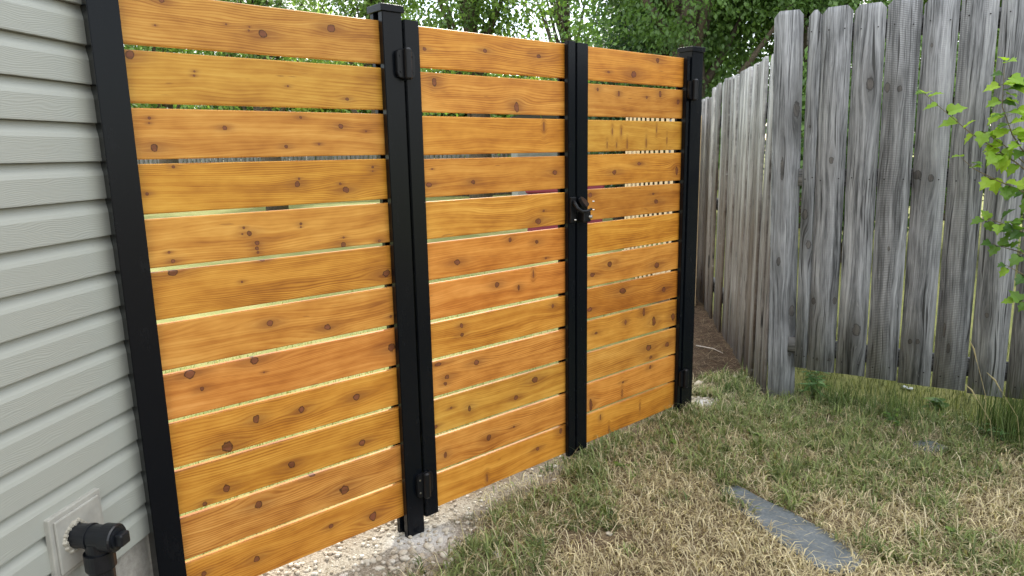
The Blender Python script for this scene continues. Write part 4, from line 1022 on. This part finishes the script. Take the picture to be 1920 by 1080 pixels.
tree('shade_tree', 'dense dark green tree rising behind the capped gate post', (3.1, 12.2), 10.8, 2.5, .7, 330, 180, .085, DK0, DK1, 1, spread=.27)
tree('shade_tree', 'high-crowned tree added above the view to shade the front lawn', (3.0, 13.8), 11.8, 3.4, 4.6, 330, 95, .14, DK0, DK1, 21, spread=.36)  # unseen crown, added to block the sun wedge falling on the front lawn
tree('shade_tree', 'broad dark tree filling in behind the right gate leaf', (4.4, 17.5), 9.5, 3.2, .4, 300, 80, .15, DK0, DK1, 22, spread=.42)
tree('shade_tree', 'dark tree behind the leaning grey end post', (5.4, 12.8), 9.5, 2.4, .8, 280, 170, .09, DK0, DK1, 2, spread=.28)
tree('shade_tree', 'dark tree behind the tall grey pickets', (8.6, 13.5), 8.2, 2.4, 1.0, 220, 46, .19, DK0, MD1, 3, spread=.36)
tree('shade_tree', 'drooping blue-green tree behind the right gate leaf', (2.25, 13.8), 4.3, 1.15, .6, 260, 70, .085, (.03, .07, .045), (.11, .20, .10), 4, conical=.5, droop=.9)
tree('shade_tree', 'mid green tree with sky gaps behind the left gate leaf', (-.75, 16.5), 8.8, 2.1, 1.6, 150, 84, .115, MD0, MD1, 5, spread=.34, crown=.5)
tree('shade_tree', 'leafy green tree behind the capped hinge post', (-3.2, 18.0), 9.0, 2.1, 1.6, 140, 84, .12, MD0, MD1, 6, spread=.34, crown=.5)
tree('shade_tree', 'tall loose tree behind the fixed fence panel', (-6.4, 19.0), 9.0, 2.3, 1.4, 150, 80, .125, DK0, MD1, 7, spread=.36, crown=.5)
tree('shade_tree', 'open leafy tree behind the house end of the fence', (-10.0, 21.0), 9.5, 2.8, 1.2, 160, 70, .15, MD0, MD1, 8, spread=.42, crown=.5)
tree('shade_tree', 'sparse tree with hanging twigs beside the patch of open sky', (1.75, 22.0), 9.0, 1.7, 3.4, 50, 60, .12, MD0, MD1, 9, spread=.30, crown=.5, droop=.9)
tree('shade_tree', 'low yellow-green tree under the patch of open sky', (2.0, 27.5), 5.3, 2.1, .6, 130, 44, .22, YL0, YL1, 10, spread=.4)
tree('shade_tree', 'far hazy tree closing the gap between the leafy trees', (-.9, 30), 6.0, 2.8, .8, 130, 42, .28, MD0, MD1, 11, spread=.5)
tree('shade_tree', 'far broad tree behind the weathered boundary fence', (-7.5, 31), 7.0, 3.6, .6, 150, 40, .32, DK0, MD1, 12, spread=.55)
tree('shade_tree', 'far tree beyond the grey shed', (5.5, 30), 7.5, 3.4, .6, 150, 40, .30, DK0, MD1, 13, spread=.55)
tree('garden_conifer', 'pale lime conifer tip showing above the fixed fence panel', (-6.75, 26.0), 7.1, 1.5, .4, 200, 60, .15, (.20, .30, .06), (.42, .54, .12), 14, cat='conifer', spread=.22, conical=.75, limbs=10, droop=-.2)
for k, (px, py, hh_, rr0, lab) in enumerate(((4.3, 8.6, 2.7, 1.2, 'full green shrub behind the leaning grey end post'), (6.3, 8.2, 2.8, 1.25, 'full green shrub behind the middle of the raised grey pickets'), (8.4, 8.8, 2.9, 1.3, 'full green shrub behind the sapling and the grey pickets'),
        (-13.5, 27, 5.4, 2.6, 'far shrub behind the house end of the boundary fence'), (-9.8, 27.3, 5.8, 2.6, 'far shrub between the house end and the middle of the boundary fence'), (-6, 28, 5.2, 2.6, 'far shrub behind the middle of the boundary fence'), (-2.5, 27.4, 5.6, 2.6, 'far shrub where the boundary fence meets the leafy trees'), (.6, 25.8, 4.2, 1.9, 'far shrub beside the grey shed'), (6.0, 24.5, 4.6, 2.4, 'far shrub past the end of the boundary fence'))):
    tree('garden_shrub', lab, (px, py), hh_, rr0, .0, 150, 60, .11 if k < 3 else .22, MD0 if k % 2 else DK0, MD1 if k % 2 else DK1, 60 + k, cat='shrub', spread=.2 if k < 3 else .34, limbs=10)

# weathered boundary fence across the far end of the lawn
ff = empty('boundary_fence', (-15, 24.5, 0)); tag(ff, 'far weathered grey picket fence across the end of the sunny lawn', 'fence')
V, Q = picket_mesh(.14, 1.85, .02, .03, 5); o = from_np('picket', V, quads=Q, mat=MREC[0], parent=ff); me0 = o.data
for k in range(1, 150):
    o = link(bpy.data.objects.new('picket', me0), ff)
    o.location = (k * .152, random.uniform(-.01, .01), -.05 + random.uniform(-.02, .02))
for z in (.3, 1.5):
    V, Q = picket_mesh(.09, 22.8, .04, .002, 6); o = from_np('rail', V, quads=Q, mat=M_RAIL, parent=ff); o.rotation_euler = (0, R(90), 0); o.location = (-.05, .03, z)
# grey shed
sh = empty('garden_shed', (1.45, 18.5, -.02), R(4)); tag(sh, 'pale grey shed with horizontal cladding seen through the gaps of the gate', 'shed')
M_SHED = simple('shed_cladding', (.42, .43, .45), .7, var=.15, scale=8)
for k in range(15):
    bm = bmesh.new(); bm_box(bm, -1.25, 1.25, -.012, .012, 0, .148, .003); o = from_bm('cladding_board', bm, M_SHED, sh); o.location = (0, 0, .03 + k * .15); o.rotation_euler = (R(2.5), 0, 0)
bm = bmesh.new(); bm_box(bm, -1.24, 1.24, .02, 2.4, 0, 2.28); from_bm('wall_core', bm, M_SHED, sh)
bm = bmesh.new(); bm_prism(bm, [(-1.4, 2.30), (1.4, 2.30), (1.4, 2.36), (0, 2.62), (-1.4, 2.36)], -.18, 2.5, 'y'); from_bm('roof', bm, simple('shed_roof', (.12, .12, .13), .8), sh)
# maroon chest
ch = empty('storage_chest', (.98, 12.6, gz(.98, 12.6)), R(-3)); tag(ch, 'maroon lidded storage chest on the back lawn seen through the gate gaps', 'chest')
MM = simple('maroon_plastic', (.23, .03, .055), .5, var=.1)
bm = bmesh.new(); bm_box(bm, -.68, .68, 0, .7, -.03, .70, .02); from_bm('chest_box', bm, MM, ch)
bm = bmesh.new(); bm_box(bm, -.71, .71, -.03, .73, .702, .86, .03); from_bm('lid', bm, MM, ch)
# new pale slat railing running back beside the browner fence
sf = empty('slat_railing', (1.555, 6.3, 0), R(97)); tag(sf, 'new pale pine slat railing behind the right gate leaf', 'railing')
M_PINE = simple('new_pine', (.70, .53, .33), .7, var=.15, scale=20)
bm = bmesh.new(); bm_box(bm, -.036, .036, -.004, .004, 0, 1.98, .001); me0 = None
for k in range(13):
    if me0 is None: o = from_bm('slat', bm, M_PINE, sf); me0 = o.data
    else: o = link(bpy.data.objects.new('slat', me0), sf)
    o.location = (k * .15, 0, .02)
for z in (.2, 1.62):
    bm = bmesh.new(); bm_box(bm, -.05, 1.95, -.043, -.005, z, z + .089, .003); from_bm('rail', bm, M_PINE, sf)
for k in range(2):
    bm = bmesh.new(); bm_box(bm, -.045, .045, -.134, -.044, -.3, 1.75, .003); o = from_bm('post', bm, M_PINE, sf); o.location = (k * 1.85, 0, 0)
